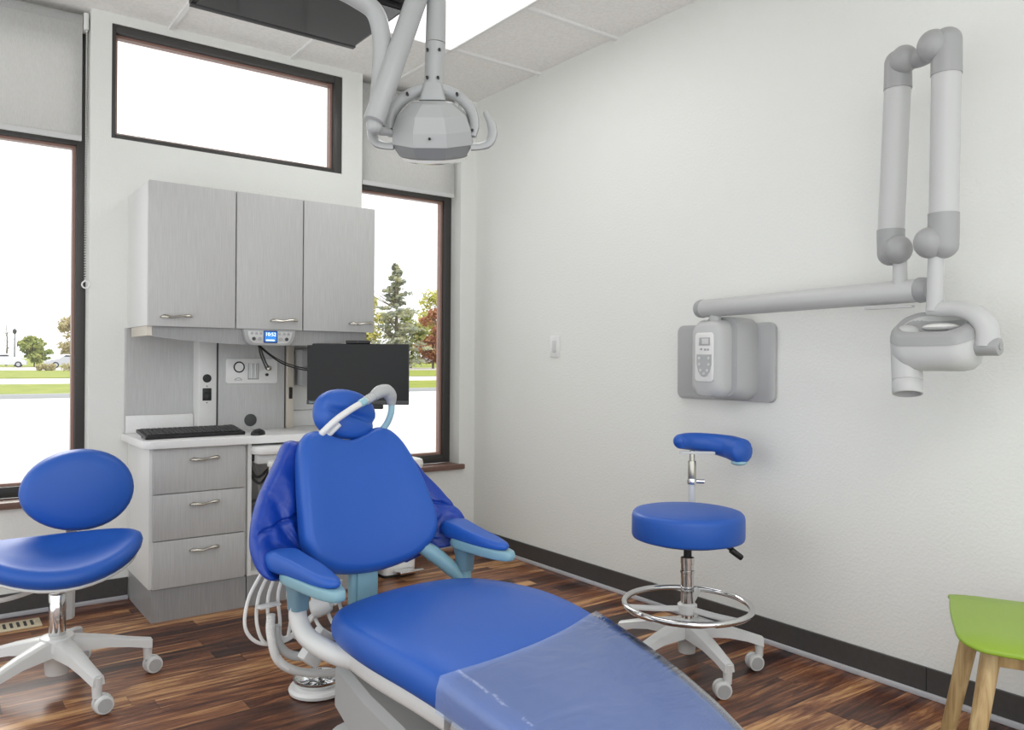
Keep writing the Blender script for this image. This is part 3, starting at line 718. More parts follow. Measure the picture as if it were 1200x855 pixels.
T.part('pivot_post', MB().cyl((XA + .04, -1.985, 1.31), (XA + .03, -1.985, 1.375), .024, n=20, bev=.003), 'xray')
A0, A1 = (-.15, -1.925, 1.362), (-.215, -2.845, 1.372)
ar = T.part('extension_arm', MB().cyl(A0, A1, .037, .038, n=28, bev=.004), 'xray')
v_ = (Vector(A1) - Vector(A0)).normalized()
T.part('arm_end_cap', MB().cyl(Vector(A0) - v_ * .028, Vector(A0) + v_ * .002, .036, .039, n=28, bev=.006), 'xraycap', parent=ar)
T.part('arm_end_cap', MB().cyl(Vector(A1) - v_ * .002, Vector(A1) + v_ * .04, .041, .038, n=28, bev=.008), 'xraycap', parent=ar)
T.part('cable_guide', MB().box(-.225, -.205, -2.83, -2.67, 1.318, 1.326, .002), 'xray', parent=ar)
# folded arm: two uprights hinged at the top
def upright(xa, ya, xb, yb, zb, zt, r, ztop):
    lo, hi = Vector((xa, ya, zb)), Vector((xb, yb, zt)); d = (hi - lo).normalized()
    return lo, hi, d
la, lb = Vector((-.225, -2.76, 1.5)), Vector((-.235, -2.785, 2.11))
ra, rb = Vector((-.275, -2.95, 1.5)), Vector((-.275, -2.955, 2.10))
u1 = T.part('fold_arm', MB().cyl(la + Vector((0, 0, .06)), lb - Vector((0, 0, .06)), .04, n=28), 'xray')
T.part('joint_cap', MB().cyl(la + Vector((0, 0, -.005)), la + Vector((0, 0, .075)), .041, .0425, n=28).ball(la + Vector((0, 0, -.002)), (.041, .041, .04), 24, 12).ball(la + Vector((-.02, -.034, .005)), (.044, .044, .046), 24, 14), 'xraycap', parent=u1)
T.part('joint_cap', MB().cyl(lb + Vector((0, 0, -.085)), lb + Vector((0, 0, .005)), .0425, .041, n=28).ball(lb + Vector((0, 0, .002)), (.041, .041, .04), 24, 12).ball(lb + Vector((-.02, -.03, -.002)), (.042, .042, .045), 24, 14), 'xraycap', parent=u1)
T.part('lower_post', MB().cyl((-.222, -2.79, 1.385), (-.224, -2.79, 1.49), .022, n=20), 'xray', parent=u1)
u2 = T.part('fold_arm', MB().cyl(ra + Vector((0, 0, .06)), rb - Vector((0, 0, .06)), .041, n=28), 'xray')
T.part('joint_cap', MB().cyl(ra + Vector((0, 0, -.005)), ra + Vector((0, 0, .095)), .0425, .0435, n=28).ball(ra + Vector((0, 0, -.002)), (.0425, .0425, .04), 24, 12).ball(ra + Vector((-.02, .032, .008)), (.046, .046, .048), 24, 14), 'xraycap', parent=u2)
T.part('joint_cap', MB().cyl(rb + Vector((0, 0, -.085)), rb + Vector((0, 0, .02)), .0435, .0425, n=28).ball(rb + Vector((0, 0, .018)), (.0425, .0425, .04), 24, 12).ball(rb + Vector((-.02, .03, .008)), (.046, .046, .048), 24, 14), 'xraycap', parent=u2)
T.part('hinge_link', MB().tube([lb + Vector((0, -.02, .0)), (lb + rb) / 2 + Vector((0, 0, -.005)), rb + Vector((0, .02, .01))], .03, 14, 4), 'xraycap', parent=u2)
yk = T.part('yoke', MB().cyl((-.275, -2.925, 1.30), (-.275, -2.928, 1.48), .024, .022, n=20).tube([(-.272, -2.905, 1.305), (-.275, -2.94, 1.306), (-.29, -3.01, 1.3), (-.3, -3.06, 1.278), (-.3, -3.085, 1.24), (-.3, -3.087, 1.19)], [.02, .026, .027, .03, .032, .034], 16, 6, flat=.8), 'xray', sharp=60)
T.part('yoke_hub', MB().cyl((-.3, -3.055, 1.188), (-.3, -3.12, 1.188), .026, .026, n=24, bev=.004).cyl((-.3, -3.118, 1.188), (-.3, -3.123, 1.188), .01, n=16), 'xraycap', parent=yk)
# tube head: rounded box with recessed top, aiming cone
HX = -.29
def hring(z, y0, y1, w, r): return [(HX + q[0], q[1], z + q[0] * .55 * max(0, min(1, (z - 1.15) / .09))) for q in rrect(w, (y1 - y0) * .93, r, n=6, cx=0, cy=(y0 + y1) / 2 - .03)]
rings = []
for z, y0, y1, w, r in ((1.116, -2.99, -2.84, .07, .03), (1.122, -3.015, -2.815, .11, .045), (1.14, -3.034, -2.792, .14, .055), (1.175, -3.04, -2.78, .15, .055), (1.235, -3.042, -2.772, .15, .06), (1.255, -3.036, -2.775, .145, .06), (1.262, -3.02, -2.785, .13, .055), (1.258, -3.0, -2.8, .1, .045), (1.235, -2.99, -2.81, .09, .04)):
    rings.append(hring(z, y0, y1, w, r))
hd = T.part('tube_head', MB().loft(rings), 'xray', sharp=60)
rings = [hring(z, y0, y1, w, r) for z, y0, y1, w, r in ((1.228, -3.044, -2.77, .154, .062), (1.256, -3.038, -2.772, .149, .062), (1.265, -3.022, -2.782, .134, .057), (1.264, -3.004, -2.796, .108, .05), (1.25, -2.998, -2.804, .1, .046), (1.24, -2.985, -2.815, .09, .04), (1.24, -2.94, -2.86, .02, .008))]
T.part('head_cover', MB().loft(rings), 'xraycap', parent=hd, sharp=60)
T.part('head_window', MB().ball((HX + .015, -2.945, 1.25), (.04, .055, .012), 20, 8), 'white', parent=hd)
cn0, cn1 = Vector((HX, -2.845, 1.225)), Vector((HX - .035, -2.868, 1.085))
cd = (cn1 - cn0).normalized()
T.part('aiming_cone', MB().cyl(cn0, cn1, .046, .0435, n=28).ball((HX, -2.848, 1.222), (.044, .046, .037), 24, 12), 'xray', parent=hd)
T.part('cone_tip', MB().lathe([(.036, .0), (.042, 0), (.044, .003), (.044, .038), (.042, .042), (.037, .042), (.036, .0)], 28, cn1, cd), 'xray', parent=hd)
T.part('cone_opening', MB().cyl(cn1 - cd * .0, cn1 + cd * .006, .037, n=24), 'darkgrey', parent=hd)

# ------------------------------------------------------------------ green seat
T = Thing('green_chair', 'lime green shell seat on pale oak legs by the long wall', 'chair', (-.38, -3.29, 0), R(-64.5), local=True)
# own frame: -y is the front edge, x runs along it
def gz(u, v, h):
    z = .447 - 1.6 * max(0, -v - .15) ** 2 - .3 * max(0, abs(u) - .15) ** 2
    return (u, v, z - .014 + .014 * h)
ol = [(-.232, .236), (-.1, .24), (0, .24), (.1, .24), (.2, .235), (.228, .18), (.236, .06), (.236, -.08), (.228, -.17), (.2, -.215), (.15, -.232), (0, -.235), (-.15, -.232), (-.2, -.215), (-.228, -.17), (-.236, -.08), (-.242, .06), (-.24, .2)]
T.part('seat', MB().pad(closed_smooth(ol, 4), gz, edge=(0, 0, .02), core=6), 'green', sharp=60)
for sx in (-1, 1):
    T.part('leg', MB().cyl((sx * .215, -.215, 0), (sx * .15, -.15, .432), .017, .024, n=18, bev=.003), 'oak')
    T.part('leg', MB().cyl((sx * .265, .04, 0), (sx * .185, .02, .432), .017, .024, n=18, bev=.003), 'oak')
T.part('rail', MB().box(-.15, .15, -.162, -.138, .375, .428, .004), 'oak')
T.part('rail', MB().box(-.185, .185, .01, .03, .385, .428, .004), 'oak')

# ------------------------------------------------------------------ dental chair (own frame: +y towards the head, -y towards the feet)
CH0 = (-1.627, -2.045, 0)
T = Thing('dental_chair', 'blue reclining dental chair in the middle of the room', 'dental chair', CH0, R(8), local=True)
def seat_top(b):
    P = [(.06, .458), (0, .468), (-.12, .476), (-.3, .476), (-.45, .462), (-.6, .43), (-.75, .39), (-.96, .325), (-1.2, .245)]
    if b >= P[0][0]: return P[0][1]
    for (b0, z0), (b1, z1) in zip(P, P[1:]):
        if b >= b1: return z0 + (z1 - z0) * (b - b0) / (b1 - b0)
    return P[-1][1]
def seat_s(b): return sum(seat_top(b + d) for d in (-.06, -.03, 0, .03, .06)) / 5
half = [(0, .032), (.13, .03), (.21, .018), (.252, -.015), (.28, -.09), (.302, -.2), (.31, -.3), (.305, -.42), (.292, -.55), (.28, -.68), (.262, -.8), (.225, -.95), (.17, -1.08), (.09, -1.15), (0, -1.165)]
so_ = closed_smooth(mirror_half(half), 5)
hw = lambda b: _interp([.25, .285, .303, .31, .306, .297, .288, .278, .265, .245, .21, .17, .1], max(0, min(1, -b / 1.2)))
def seat_fn(u, v, h):
    z = seat_s(v); crown = .018 * (1 - min(1, (u / hw(v)) ** 2)); th = .085
    return (u, v, z - .012 - th + th * h + (crown if h > .5 else 0))
se = T.part('seat', MB().pad(so_, seat_fn, edge=(0, 0, .07), core=7), 'blue', sharp=80)
sf_ = [(x * .93, -.04 + (y + .02) * .95) for x, y in so_]
T.part('seat_frame', MB().pad([p for p in sf_ if p[1] > -.53], lambda u, v, h: (u, v, seat_s(v) - .145 + .05 * h), edge=(0, 0, .03), core=4), 'plastic', sharp=60)
T.part('leg_rest_frame', MB().pad([(x * 1.02, y) for x, y in sf_ if y < -.52], lambda u, v, h: (u, v, seat_s(v) - .148 + .055 * h), edge=(0, 0, .03), core=4), 'midgrey', sharp=60, label='darker grey leg rest frame')
# lift arm, column, base plate
rings = []
for b, w, zt, th in ((.055, .17, .275, .05), (.02, .215, .302, .12), (-.15, .235, .262, .15), (-.4, .24, .205, .12), (-.7, .22, .155, .08), (-.8, .19, .135, .05)):
    rings.append([(-w, b, zt - .018), (-w + .02, b, zt), (w - .02, b, zt), (w, b, zt - .018), (w, b, zt - th), (-w, b, zt - th)])
T.part('lift_cover', MB().loft(rings), 'midgrey', sharp=30)
T.part('seat_bracket', MB().box(-.13, .13, -.3, -.02, .255, .36, .012).box(-.18, .18, -.26, .02, .31, .345, .01), 'plastic')
T.part('lift_column', MB().box(-.12, .12, -.45, .0, .05, .26, .02), 'midgrey')
T.part('base_plate', MB().prism(rrect(.42, .85, .08, cx=0.04, cy=-.25), 0, .05, .014), 'plastic')
T.part('base_cover', MB().prism(rrect(.2, .5, .06, cx=0.06, cy=-.2), .05, .075, .01), 'plastic')
T.part('release_latch', MB().ball((-.10, -.47, .205), (.02, .012, .01), 12, 8), 'chrome')
# backrest: face lies in a tilted plane (b .10,z .52) -> (b .27,z .91)
by0, bz0 = .10, .52; bd = Vector((0, .17, .39)).normalized(); bn = Vector((0, -.39, .17)).normalized()
half = [(0, -.012), (.1, -.004), (.165, .014), (.22, .05), (.24, .105), (.235, .17), (.222, .25), (.205, .33), (.186, .39), (.155, .432), (.112, .444), (.06, .424), (0, .408)]
bo = closed_smooth(mirror_half(half), 5)
def back_fn(u, v, h):
    dish = .03 * (u / .24) ** 2 + .018 * math.sin(PI * max(0, min(1, v / .44)))
    p = Vector((u, by0, bz0)) + bd * v + bn * ((h - 1) * .062 + dish * (1 if h > .4 else .6) - .015)
    return tuple(p)
T.part('backrest', MB().pad(bo, back_fn, edge=(0, 0, .1), core=6), 'blue', sharp=80)
T.part('back_shell', MB().pad([(x * .95, .01 + y * .95) for x, y in bo], lambda u, v, h: tuple(Vector((u, by0, bz0)) + bd * v - bn * (.115 - .04 * h)), edge=(0, 0, .05)), 'teal', sharp=60)
# side wings
def wing(sg):
    ol = closed_smooth([(.12, .50), (.12, .72), (.14, .86), (.19, .885), (.235, .83), (.30, .745), (.355, .665), (.382, .60), (.372, .545), (.33, .522), (.24, .505)], 8)
    def fn(u, v, h):
        f = max(0, min(1, (u - .24) / .14)); f = f * f * (3 - 2 * f)
        g = max(0, 1 - max(0, v - .52) / .22)
        b = .175 + .38 * (v - .52) - .08 * f * g
        a = math.atan2(v - .56, u - .2); q = math.hypot(v - .56, u - .2)          # folds fan out from beside the arm
        wr = .012 * math.sin(a * 11 + 2 * math.sin(q * 25)) * min(1, q / .12) * math.exp(-q / .16) + .004 * math.sin(a * 27) * math.exp(-q / .1)
        seam = -.011 * math.exp(-((v - .655 + .22 * (u - .3)) / .006) ** 2)
        return (sg * u, b + (1 - h) * .05 - ((wr + seam) if h > .5 else 0), v)
    return MB().pad(ol, fn, edge=(0, 0, .08), core=26)
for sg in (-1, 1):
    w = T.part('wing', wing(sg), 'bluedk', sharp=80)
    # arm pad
    def pad_fn(u, v, h):
        return (sg * u, v, .545 + .03 * (v + .15) + (.031 + .024 * max(0, min(1, (v + .08) / .2))) * h)
    po = closed_smooth([(.268, .10), (.266, 0), (.272, -.07), (.285, -.115), (.303, -.128), (.322, -.115), (.335, -.07), (.341, .0), (.35, .08), (.36, .16), (.31, .185), (.27, .16)], 5)
    pd = T.part('arm_pad', MB().pad(po, pad_fn, edge=(0, 0, .27), core=5), 'bluedk' if False else 'blue', sharp=80)
    co = closed_smooth([(.268, .1), (.264, 0), (.268, -.08), (.284, -.138), (.304, -.15), (.326, -.138), (.34, -.08), (.344, 0), (.342, .1), (.305, .125)], 4)
    ra_ = T.part('armrest', MB().pad(co, lambda u, v, h: (sg * u, v, .52 + .03 * (v + .18) + .028 * h), edge=(0, 0, .06)), 'teal', sharp=60)
    T.part('armrest_post', MB().loft([[(sg * (.302 + x), .07 + y, z) for x, y in rrect(w_, d_, .012, 3)] for w_, d_, z in ((.046, .05, .455), (.048, .056, .5), (.052, .07, .528))]), 'tealdk', parent=ra_)
    if sg < 0:
        T.part('arm_bracket', MB().tube([(-.302, .07, .475), (-.302, .068, .43), (-.295, .035, .388), (-.272, -.04, .362), (-.235, -.12, .352), (-.18, -.18, .355)], [.023, .025, .026, .028, .03, .03], 10, 6, flat=1.0), 'plastic', sharp=60, label='pale grey curved arm')
    else:
        T.part('arm_bracket', MB().tube([(.302, .07, .48), (.302, .07, .425), (.28, .05, .395), (.22, 0, .37)], .022, 10, 5).tube([(.29, .065, .42), (.262, .09, .462), (.21, .125, .515), (.16, .15, .55)], [.014, .024, .026, .02], 10, 5), 'teal', sharp=60, label='pale teal arm')
T.part('back_link', MB().box(-.062, .012, .14, .165, .33, .6, .004).box(-.08, -.062, .145, .17, .33, .6, .004), 'teal')
T.part('tilt_crossbar', MB().box(-.1, .1, -.06, .16, .315, .36, .01), 'plastic')
# headrest
hc = Vector((.012, .335, .958)); hx = Vector((.985, .0, -.17)).normalized(); hy = Vector((.17, .22, .96)); hy = (hy - hx * hy.dot(hx)).normalized(); hn = hx.cross(hy); hn = hn if hn.y < 0 else -hn
ho = [(.112 * math.copysign(abs(math.cos(a)) ** .9, math.cos(a)), .083 * math.copysign(abs(math.sin(a)) ** .9, math.sin(a))) for a in [2 * PI * k / 40 for k in range(40)]]
def head_fn(u, v, h):
    cr = .016 * math.exp(-((v + .004 + .12 * u) / .012) ** 2) * (1 if u > -.08 else .4)
    bul = .02 * (1 - min(1, (u / .112) ** 2 + (v / .083) ** 2))
    return tuple(hc + hx * u + hy * v + hn * ((h - .5) * .055 + (bul - cr if h > .5 else 0) - .22 * v * abs(v) * 0))
T.part('headrest', MB().pad(ho, head_fn, edge=(0, 0, .14), core=7), 'blue', sharp=80)
T.part('headrest_bar', MB().box(-.03, .045, .31, .325, .82, .93, .004).box(-.05, .065, .305, .32, .868, .884, .003), 'plastic')
# assistant hoses on the left
AS = Vector((-.29, .25, 0))
hl = T.part('hose_holder', MB().loft([[(x + px, y + .24, z) for px, py in ((0, 0),) for x, y in rrect(w_, d_, .01, 3)] for w_, d_, z, x0 in ((.03, .035, .385, 0), (.034, .04, .43, 0), (.024, .03, .52, 0)) for px in (-.292 + (z - .385) * .1,)]).box(-.335, -.27, .22, .25, .425, .432, .002), 'plastic')
cp = catmull([(-.292, .24, .4), (-.292, .24, .34), (-.272, .235, .265), (-.215, .23, .218), (-.12, .21, .192), (-.02, .18, .19)], 14)
rb_ = MB(); rings = []
n_ = len(cp) * 2
cpp = catmull([tuple(p) for p in cp], 2)
rb_.tube([tuple(p) for p in cpp], [.0122 + (.0012 if i % 2 else -.0012) for i in range(len(cpp))], 10, 1)
T.part('suction_hose', rb_, 'hose', sharp=80)
T.part('suction_hose', MB().tube([(-.27, .25, .36), (-.265, .25, .31), (-.22, .24, .262), (-.13, .2, .252), (-.05, .1, .27)], .013, 10, 6), 'hosegrey')
for k in range(6):
    s1 = k * .012
    T.part('supply_hose', MB().tube([(-.318 + s1 * 2.2, .25, .52), (-.352 + s1 * 2.6, .26, .45), (-.358 + s1 * 3, .265, .37), (-.315 + s1 * 2, .27, .315 - .008 * (k % 3)), (-.24 + s1, .27, .298 + .006 * k), (-.17 + s1, .26, .33 + .01 * k), (-.15 + s1, .2, .4)], .0052, 8, 6), 'hose')
for k in range(3):
    T.part('supply_hose', MB().tube([(-.16 + .045 * k, .22, .46), (-.155 + .045 * k, .24, .4), (-.14 + .045 * k, .22, .33), (-.1 + .03 * k, .12, .3)], .006, 8, 6), 'hose')
T.part('pump_canister', MB().lathe([(.014, 0), (.026, .005), (.029, .014), (.029, .05), (.024, .06), (.014, .064)], 20, (-.165, .235, .385), (.4, -.3, .2)), 'plastic')
T.part('pendant_box', MB().box(-.03, .03, -.02, .02, -.05, .05, .008, Matrix.Translation((-.225, .1, .325)) @ Matrix.Rotation(R(42), 4, 'Y')), 'plastic')

# clear plastic cover on the leg rest
ct = MB(); NU, NV = 22, 26; vs = []; fs = []
for j in range(NV + 1):
    v0 = -.50 - .64 * j / NV
    for i in range(NU + 1):
        u = -1 + 2 * i / NU; w = hw(v0) * (1.0 if v0 > -1 else .98)
        b = v0 - (.05 * (1 - u * u) if j == 0 else .05 * (1 - u * u) * (1 - j / NV)) + .02 * u * (1 - j / NV)
        x = u * w * .985
        edge = max(0, abs(u) - .9) / .1
        z = seat_s(b) - .012 + .018 * (1 - min(1, (x / hw(b)) ** 2)) + .0055 - .03 * edge ** 2
        if abs(u) > .9: x = math.copysign(w * .985 + .006 * edge, u)
        vs.append((x, b, z))
for j in range(NV):
    for i in range(NU):
        a = j * (NU + 1) + i; fs.append((a, a + 1, a + NU + 2, a + NU + 1))
# side skirts
n0 = len(vs)
for sgn, i in ((-1, 0), (1, NU)):
    base = len(vs)
    for j in range(NV + 1):
        x, b, z = vs[j * (NU + 1) + i]; vs.append((x + sgn * .002, b, z - .05))
    for j in range(NV):
        a, c = j * (NU + 1) + i, (j + 1) * (NU + 1) + i; fs.append((a, c, base + j + 1, base + j))
ct.add(vs, fs)
T = Thing('leg_rest_cover', 'clear plastic cover over the foot end of the dental chair', 'plastic cover', (CH0[0], CH0[1], .25), R(8), local=True)
T.e.location.z = 0
o = make('sheet', ct, 'clear', T.e, sharp=80)

# nasal mask hose over the headrest
mm = Matrix.Translation(CH0) @ Matrix.Rotation(R(8), 4, 'Z')
T = Thing('breathing_mask', 'grey nose mask with white hose lying over the blue headrest', 'breathing mask', CH0, R(8), local=True)
T.e.location = CH0
T.part('hose', MB().tube([(-.1, .38, .85), (-.112, .33, .868), (-.103, .28, .91), (-.065, .262, .95), (-.015, .258, .98), (.028, .258, 1.0)], .0105, 12, 8).tube([(-.085, .385, .85), (-.092, .33, .87), (-.075, .285, .905), (-.045, .275, .935)], .009, 12, 6), 'hose')
T.part('connector', MB().tube([(.02, .257, .997), (.045, .257, 1.009)], .013, 12, 1), 'clearblue')
T.part('ribbed_sleeve', MB().tube([(.04 + .004 * k, .257, 1.006 + .0019 * k) for k in range(9)], [.0155 if k % 2 else .0135 for k in range(9)], 12, 1), 'hosegrey')
T.part('mask_shell', MB().tube([(.07, .257, 1.02), (.092, .257, 1.033), (.12, .256, 1.036), (.138, .258, 1.018), (.145, .26, .992)], [.017, .021, .022, .021, .013], 14, 6), 'lightgrey')
T.part('elbow_tube', MB().tube([(.144, .26, .995), (.146, .265, .965), (.142, .28, .93), (.13, .3, .9)], .0105, 12, 6), 'clearblue')

# foot control on the floor
T = Thing('foot_control', 'white foot control with chrome dish on the floor beside the chair', 'foot pedal', (-1.675, -1.52, 0))
cx_, cy_ = -1.664, -1.522
T.part('base_ring', MB().lathe([(.085, 0), (.097, .004), (.1, .014), (.094, .024), (.08, .028)], 40, (cx_, cy_, 0)), 'white')
T.part('dish', MB().lathe([(.03, .03), (.06, .034), (.078, .05), (.084, .05), (.084, .046), (.074, .028)], 40, (cx_, cy_, 0)), 'chrome')
sp_ = MB()
for a in (20, 110, 200, 290):
    sp_.box(.0, .072, -.004, .004, .032, .05, .002, Matrix.Translation((cx_, cy_, 0)) @ Matrix.Rotation(R(a), 4, 'Z'))
T.part('spider', sp_, 'chrome')
T.part('cable_block', MB().box(-.03, .05, -.025, .025, .0, .04, .008, Matrix.Translation((cx_ + .1, cy_ - .03, 0)) @ Matrix.Rotation(R(-20), 4, 'Z')).cyl((cx_ + .1, cy_ - .03, .035), (cx_ + .105, cy_ - .03, .09), .012, n=14), 'plastic')
T.part('cord', MB().tube([(cx_ + .14, cy_ - .04, .015), (cx_ + .2, cy_ - .1, .012), (cx_ + .18, cy_ - .3, .008)], .006, 8, 6), 'hosegrey')

# ------------------------------------------------------------------ dental lamp and screen overhead
LR = -CAMF
T = Thing('dental_lamp', 'grey dental operating lamp hanging from jointed ceiling arms', 'dental lamp', (-1.422, -1.857, 1.9), LR, local=True)
# head: faceted dome, axis leaning towards the room
ax = Matrix.Translation((0, .0, -.035)) @ Matrix.Rotation(R(24), 4, 'X')
def fr_ring(rx_, ry_, z, n=8, ph=0.5): return [(rx_ * math.cos(2 * PI * (k + ph) / n), ry_ * math.sin(2 * PI * (k + ph) / n), z) for k in range(n)]
body = T.part('lamp_housing', MB().loft([fr_ring(.139, .128, -.012), fr_ring(.137, .126, .03), fr_ring(.118, .104, .078), fr_ring(.07, .06, .112), fr_ring(.04, .034, .118)], mat=ax), 'lightgrey', flat=True)
T.part('lamp_skirt', MB().loft([fr_ring(.092, .082, -.066), fr_ring(.118, .106, -.05), fr_ring(.141, .13, -.012)], mat=ax), 'lampdark', parent=body, flat=True)
T.part('lens', MB().loft([fr_ring(.085, .075, -.073, 24), fr_ring(.108, .098, -.064, 24), fr_ring(.112, .102, -.054, 24)], mat=ax), 'lens', parent=body)
for p in ((-.055, -.1, -.075), (.0, -.119, -.07), (.055, -.1, -.075)):
    T.part('screw', MB().ball(p, .0045, 8, 6), 'black', parent=body)
ykp = [(-.127, -.03, -.035), (-.135, -.03, .0), (-.124, -.028, .05), (-.09, -.024, .09), (-.045, -.02, .115), (0, -.015, .122), (.045, -.02, .115), (.09, -.024, .09), (.124, -.028, .05), (.135, -.03, .0), (.127, -.03, -.035)]
yk = T.part('yoke', MB().tube(ykp, .0205, 8, 6, flat=.7), 'lightgrey', sharp=50)
for x, z in ((-.13, -.022), (.13, -.022), (-.08, .095), (.08, .095)):
    T.part('screw', MB().cyl((x, -.055, z), (x, -.034, z), .0045, n=8), 'black', parent=yk)
nk = T.part('neck', MB().loft([[(x, y - .016, z) for x, y in rrect(w_, d_, .012, 3)] for w_, d_, z in ((.088, .056, .078), (.084, .06, .085), (.066, .06, .12), (.06, .056, .135))]), 'lightgrey', sharp=45)
dr = T.part('drop_arm', MB().cyl((.0, -.012, .13), (.006, -.01, .27), .03, .033, n=24).cyl((.006, -.01, .272), (.01, -.006, .57), .033, .031, n=24), 'lightgrey')
for x, z in ((-.017, .24), (.022, .24), (-.017, .15), (.018, .15)):
    T.part('screw', MB().cyl((x, -.047, z), (x, -.03, z), .0045, n=8), 'black', parent=dr)
for sg in (-1, 1):
    T.part('handle', MB().tube([(sg * .125, -.03, -.07), (sg * .155, -.03, -.068), (sg * .182, -.03, -.058), (sg * .195, -.03, -.03), (sg * .19, -.03, .005), (sg * .17 if sg > 0 else sg * .2, -.03, .045)], [.016, .015, .018, .019, .017, .009], 8, 5, flat=.7), 'lightgrey', sharp=60)
# spring arm (up to an elbow above), pipe down from the ceiling
jt = Vector((-.172, -.125, -.032))
T.part('lower_joint', MB().ball(tuple(jt), .026, 16, 10).tube([tuple(jt), (-.16, -.09, -.035), (-.135, -.05, -.03)], [.02, .016, .012], 10, 4), 'lightgrey')
T.part('spring_arm', MB().cyl(tuple(jt + Vector((0, -.01, .01))), (.005, -.01, .6), .033, .035, n=24, bev=.006), 'lightgrey')
T.part('elbow', MB().ball((.005, .01, .6), .045, 18, 12).cyl((.01, -.006, .55), (.01, -.006, .64), .035, n=20), 'lightgrey')
T.part('ceiling_pipe', MB().tube([(-.45, -.26, .835), (-.45, -.26, .60), (-.435, -.25, .46), (-.363, -.2, .40), (-.2835, -.15, .385), (-.229, -.12, .367), (-.179, -.1, .336), (-.159, -.09, .2725), (-.158, -.08, .195), (-.165, -.07, .0954), (-.172, -.085, -.02)], .0295, 20, 8), 'lightgrey')
T.part('ceiling_canopy', MB().cyl((-.45, -.26, .80), (-.45, -.26, .839), .07, n=28, bev=.01), 'lightgrey')

T = Thing('ceiling_screen', 'black flat screen hung under the ceiling facing the dental chair', 'screen', (-1.77, -1.565, 2.3))
T.part('housing', MB().box(-2.065, -1.474, -1.772, -1.357, 2.303, 2.345, .008), 'black')
T.part('panel', MB().box(-2.05, -1.488, -1.758, -1.385, 2.3005, 2.304), 'glossy')
T.part('bezel', MB().box(-2.063, -1.476, -1.384, -1.36, 2.298, 2.304, .002), 'darkgrey')
T.part('port_block', MB().box(-1.56, -1.50, -1.8, -1.76, 2.315, 2.345, .003), 'black')
T.part('hanger', MB().cyl((-1.78, -1.6, 2.34), (-1.78, -1.6, 2.735), .025, n=18).box(-1.85, -1.71, -1.67, -1.53, 2.34, 2.36, .004).cyl((-1.78, -1.6, 2.715), (-1.78, -1.6, 2.739), .06, n=24), 'lightgrey')

# ------------------------------------------------------------------ outdoors
def strip(y0, y1, z0, z1): 
    m = MB(); m.loft([[(-90, y0, z0), (130, y0, z0), (130, y0, z0 - .3), (-90, y0, z0 - .3)], [(-90, y1, z1), (130, y1, z1), (130, y1, z1 - .3), (-90, y1, z1 - .3)]]); return m
struct('ground_1', strip(.21, 25, -.14, -.14), 'concrete', 'white concrete car park outside the windows', 'ground')
struct('ground_2', strip(25.16, 37, -.02, -.02), 'grass', 'near green lawn strip beyond the car park', 'ground')
struct('ground_3', strip(37, 49, -.06, -.04), 'asphalt', 'pale drive between the two lawn strips', 'ground')
struct('ground_4', strip(49, 78, .0, .05), 'grass', 'second green lawn strip beyond the drive', 'ground')
struct('ground_5', strip(78, 102, .04, .1), 'asphalt', 'far pale road where the cars stand', 'ground')
struct('ground_6', strip(102, 260, .1, 1.1), 'grass', 'far green lawn under the trees', 'ground')
struct('kerb', MB().box(-90, 130, 25, 25.16, -.14, .0), 'kerb', 'grey concrete kerb at the edge of the car park', 'kerb')
from math import sin, cos
def leafcloud(blobs, n, size):
    m = MB()
    for _ in range(n):
        c, r = random.choice(blobs)
        while True:
            p = Vector((random.uniform(-1, 1), random.uniform(-1, 1), random.uniform(-1, 1)))
            if p.length <= 1: break
        q = Vector(c) + Vector((p.x * r[0], p.y * r[1], p.z * r[2]))
        a = Vector((random.gauss(0, 1), random.gauss(0, 1), random.gauss(0, 1))).normalized(); b = a.orthogonal().normalized(); s = size * random.uniform(.6, 1.4)
        m.add([q + a * s, q + b * s * .6, q - a * s, q - b * s * .6], [(0, 1, 2, 3)])
    return m
def tree(name, label, cat, x, y, z, h, w, leaf, n, size, group=None, spruce=False, trunk=.25, bare=False):
    T = Thing(name, label, cat, (x, y, z), 0, group, local=True)
    tk = MB().tube([(0, 0, 0), (.02 * h, 0, h * .5), (0, 0, h * .92)], [.022 * h, .014 * h, .004 * h], 8, 4)
    for k in range(14):
        zz = h * random.uniform(trunk, .8); a = random.uniform(0, 2 * PI); L = w * .5 * random.uniform(.5, 1) * (1 - .5 * zz / h)
        tk.tube([(0, 0, zz), (cos(a) * L * .5, sin(a) * L * .5, zz + L * .25), (cos(a) * L, sin(a) * L, zz + L * .6)], [.006 * h, .004 * h, .0015 * h], 5, 3)
    T.part('trunk', tk, 'bark')
    if bare: return T
    m = MB()
    if spruce:
        bl = []
        for k in range(70):
            u = k / 70; zz = h * (.08 + .9 * u); rad = w * .5 * (1 - u) ** .75 * random.uniform(.3, 1.15) + .1
            a = random.uniform(0, 2 * PI); bl.append(((cos(a) * rad * .6, sin(a) * rad * .6, zz - rad * .12), (rad * .5, rad * .5, h * .016 + .05)))
        m = leafcloud(bl, n, size)
    else:
        bl = []
        for k in range(26):
            a = random.uniform(0, 2 * PI); q = math.sqrt(random.random()); u = random.random()
            prof = math.sin(PI * (.12 + .8 * u)) ** .7; rr = w * .5 * prof * q
            bl.append(((cos(a) * rr * .75, sin(a) * rr * .75, h * (trunk + (1 - trunk) * (.05 + .9 * u))), (w * .17, w * .17, h * .09)))
        m = leafcloud(bl, n, size)
    T.part('foliage', m, leaf)
    return T
tree('spruce_tree', 'tall dark spruce seen through the corner window', 'tree', 47.5, 89.4, .1, 14.2, 11.5, 'spruce', 3000, .3, spruce=True)
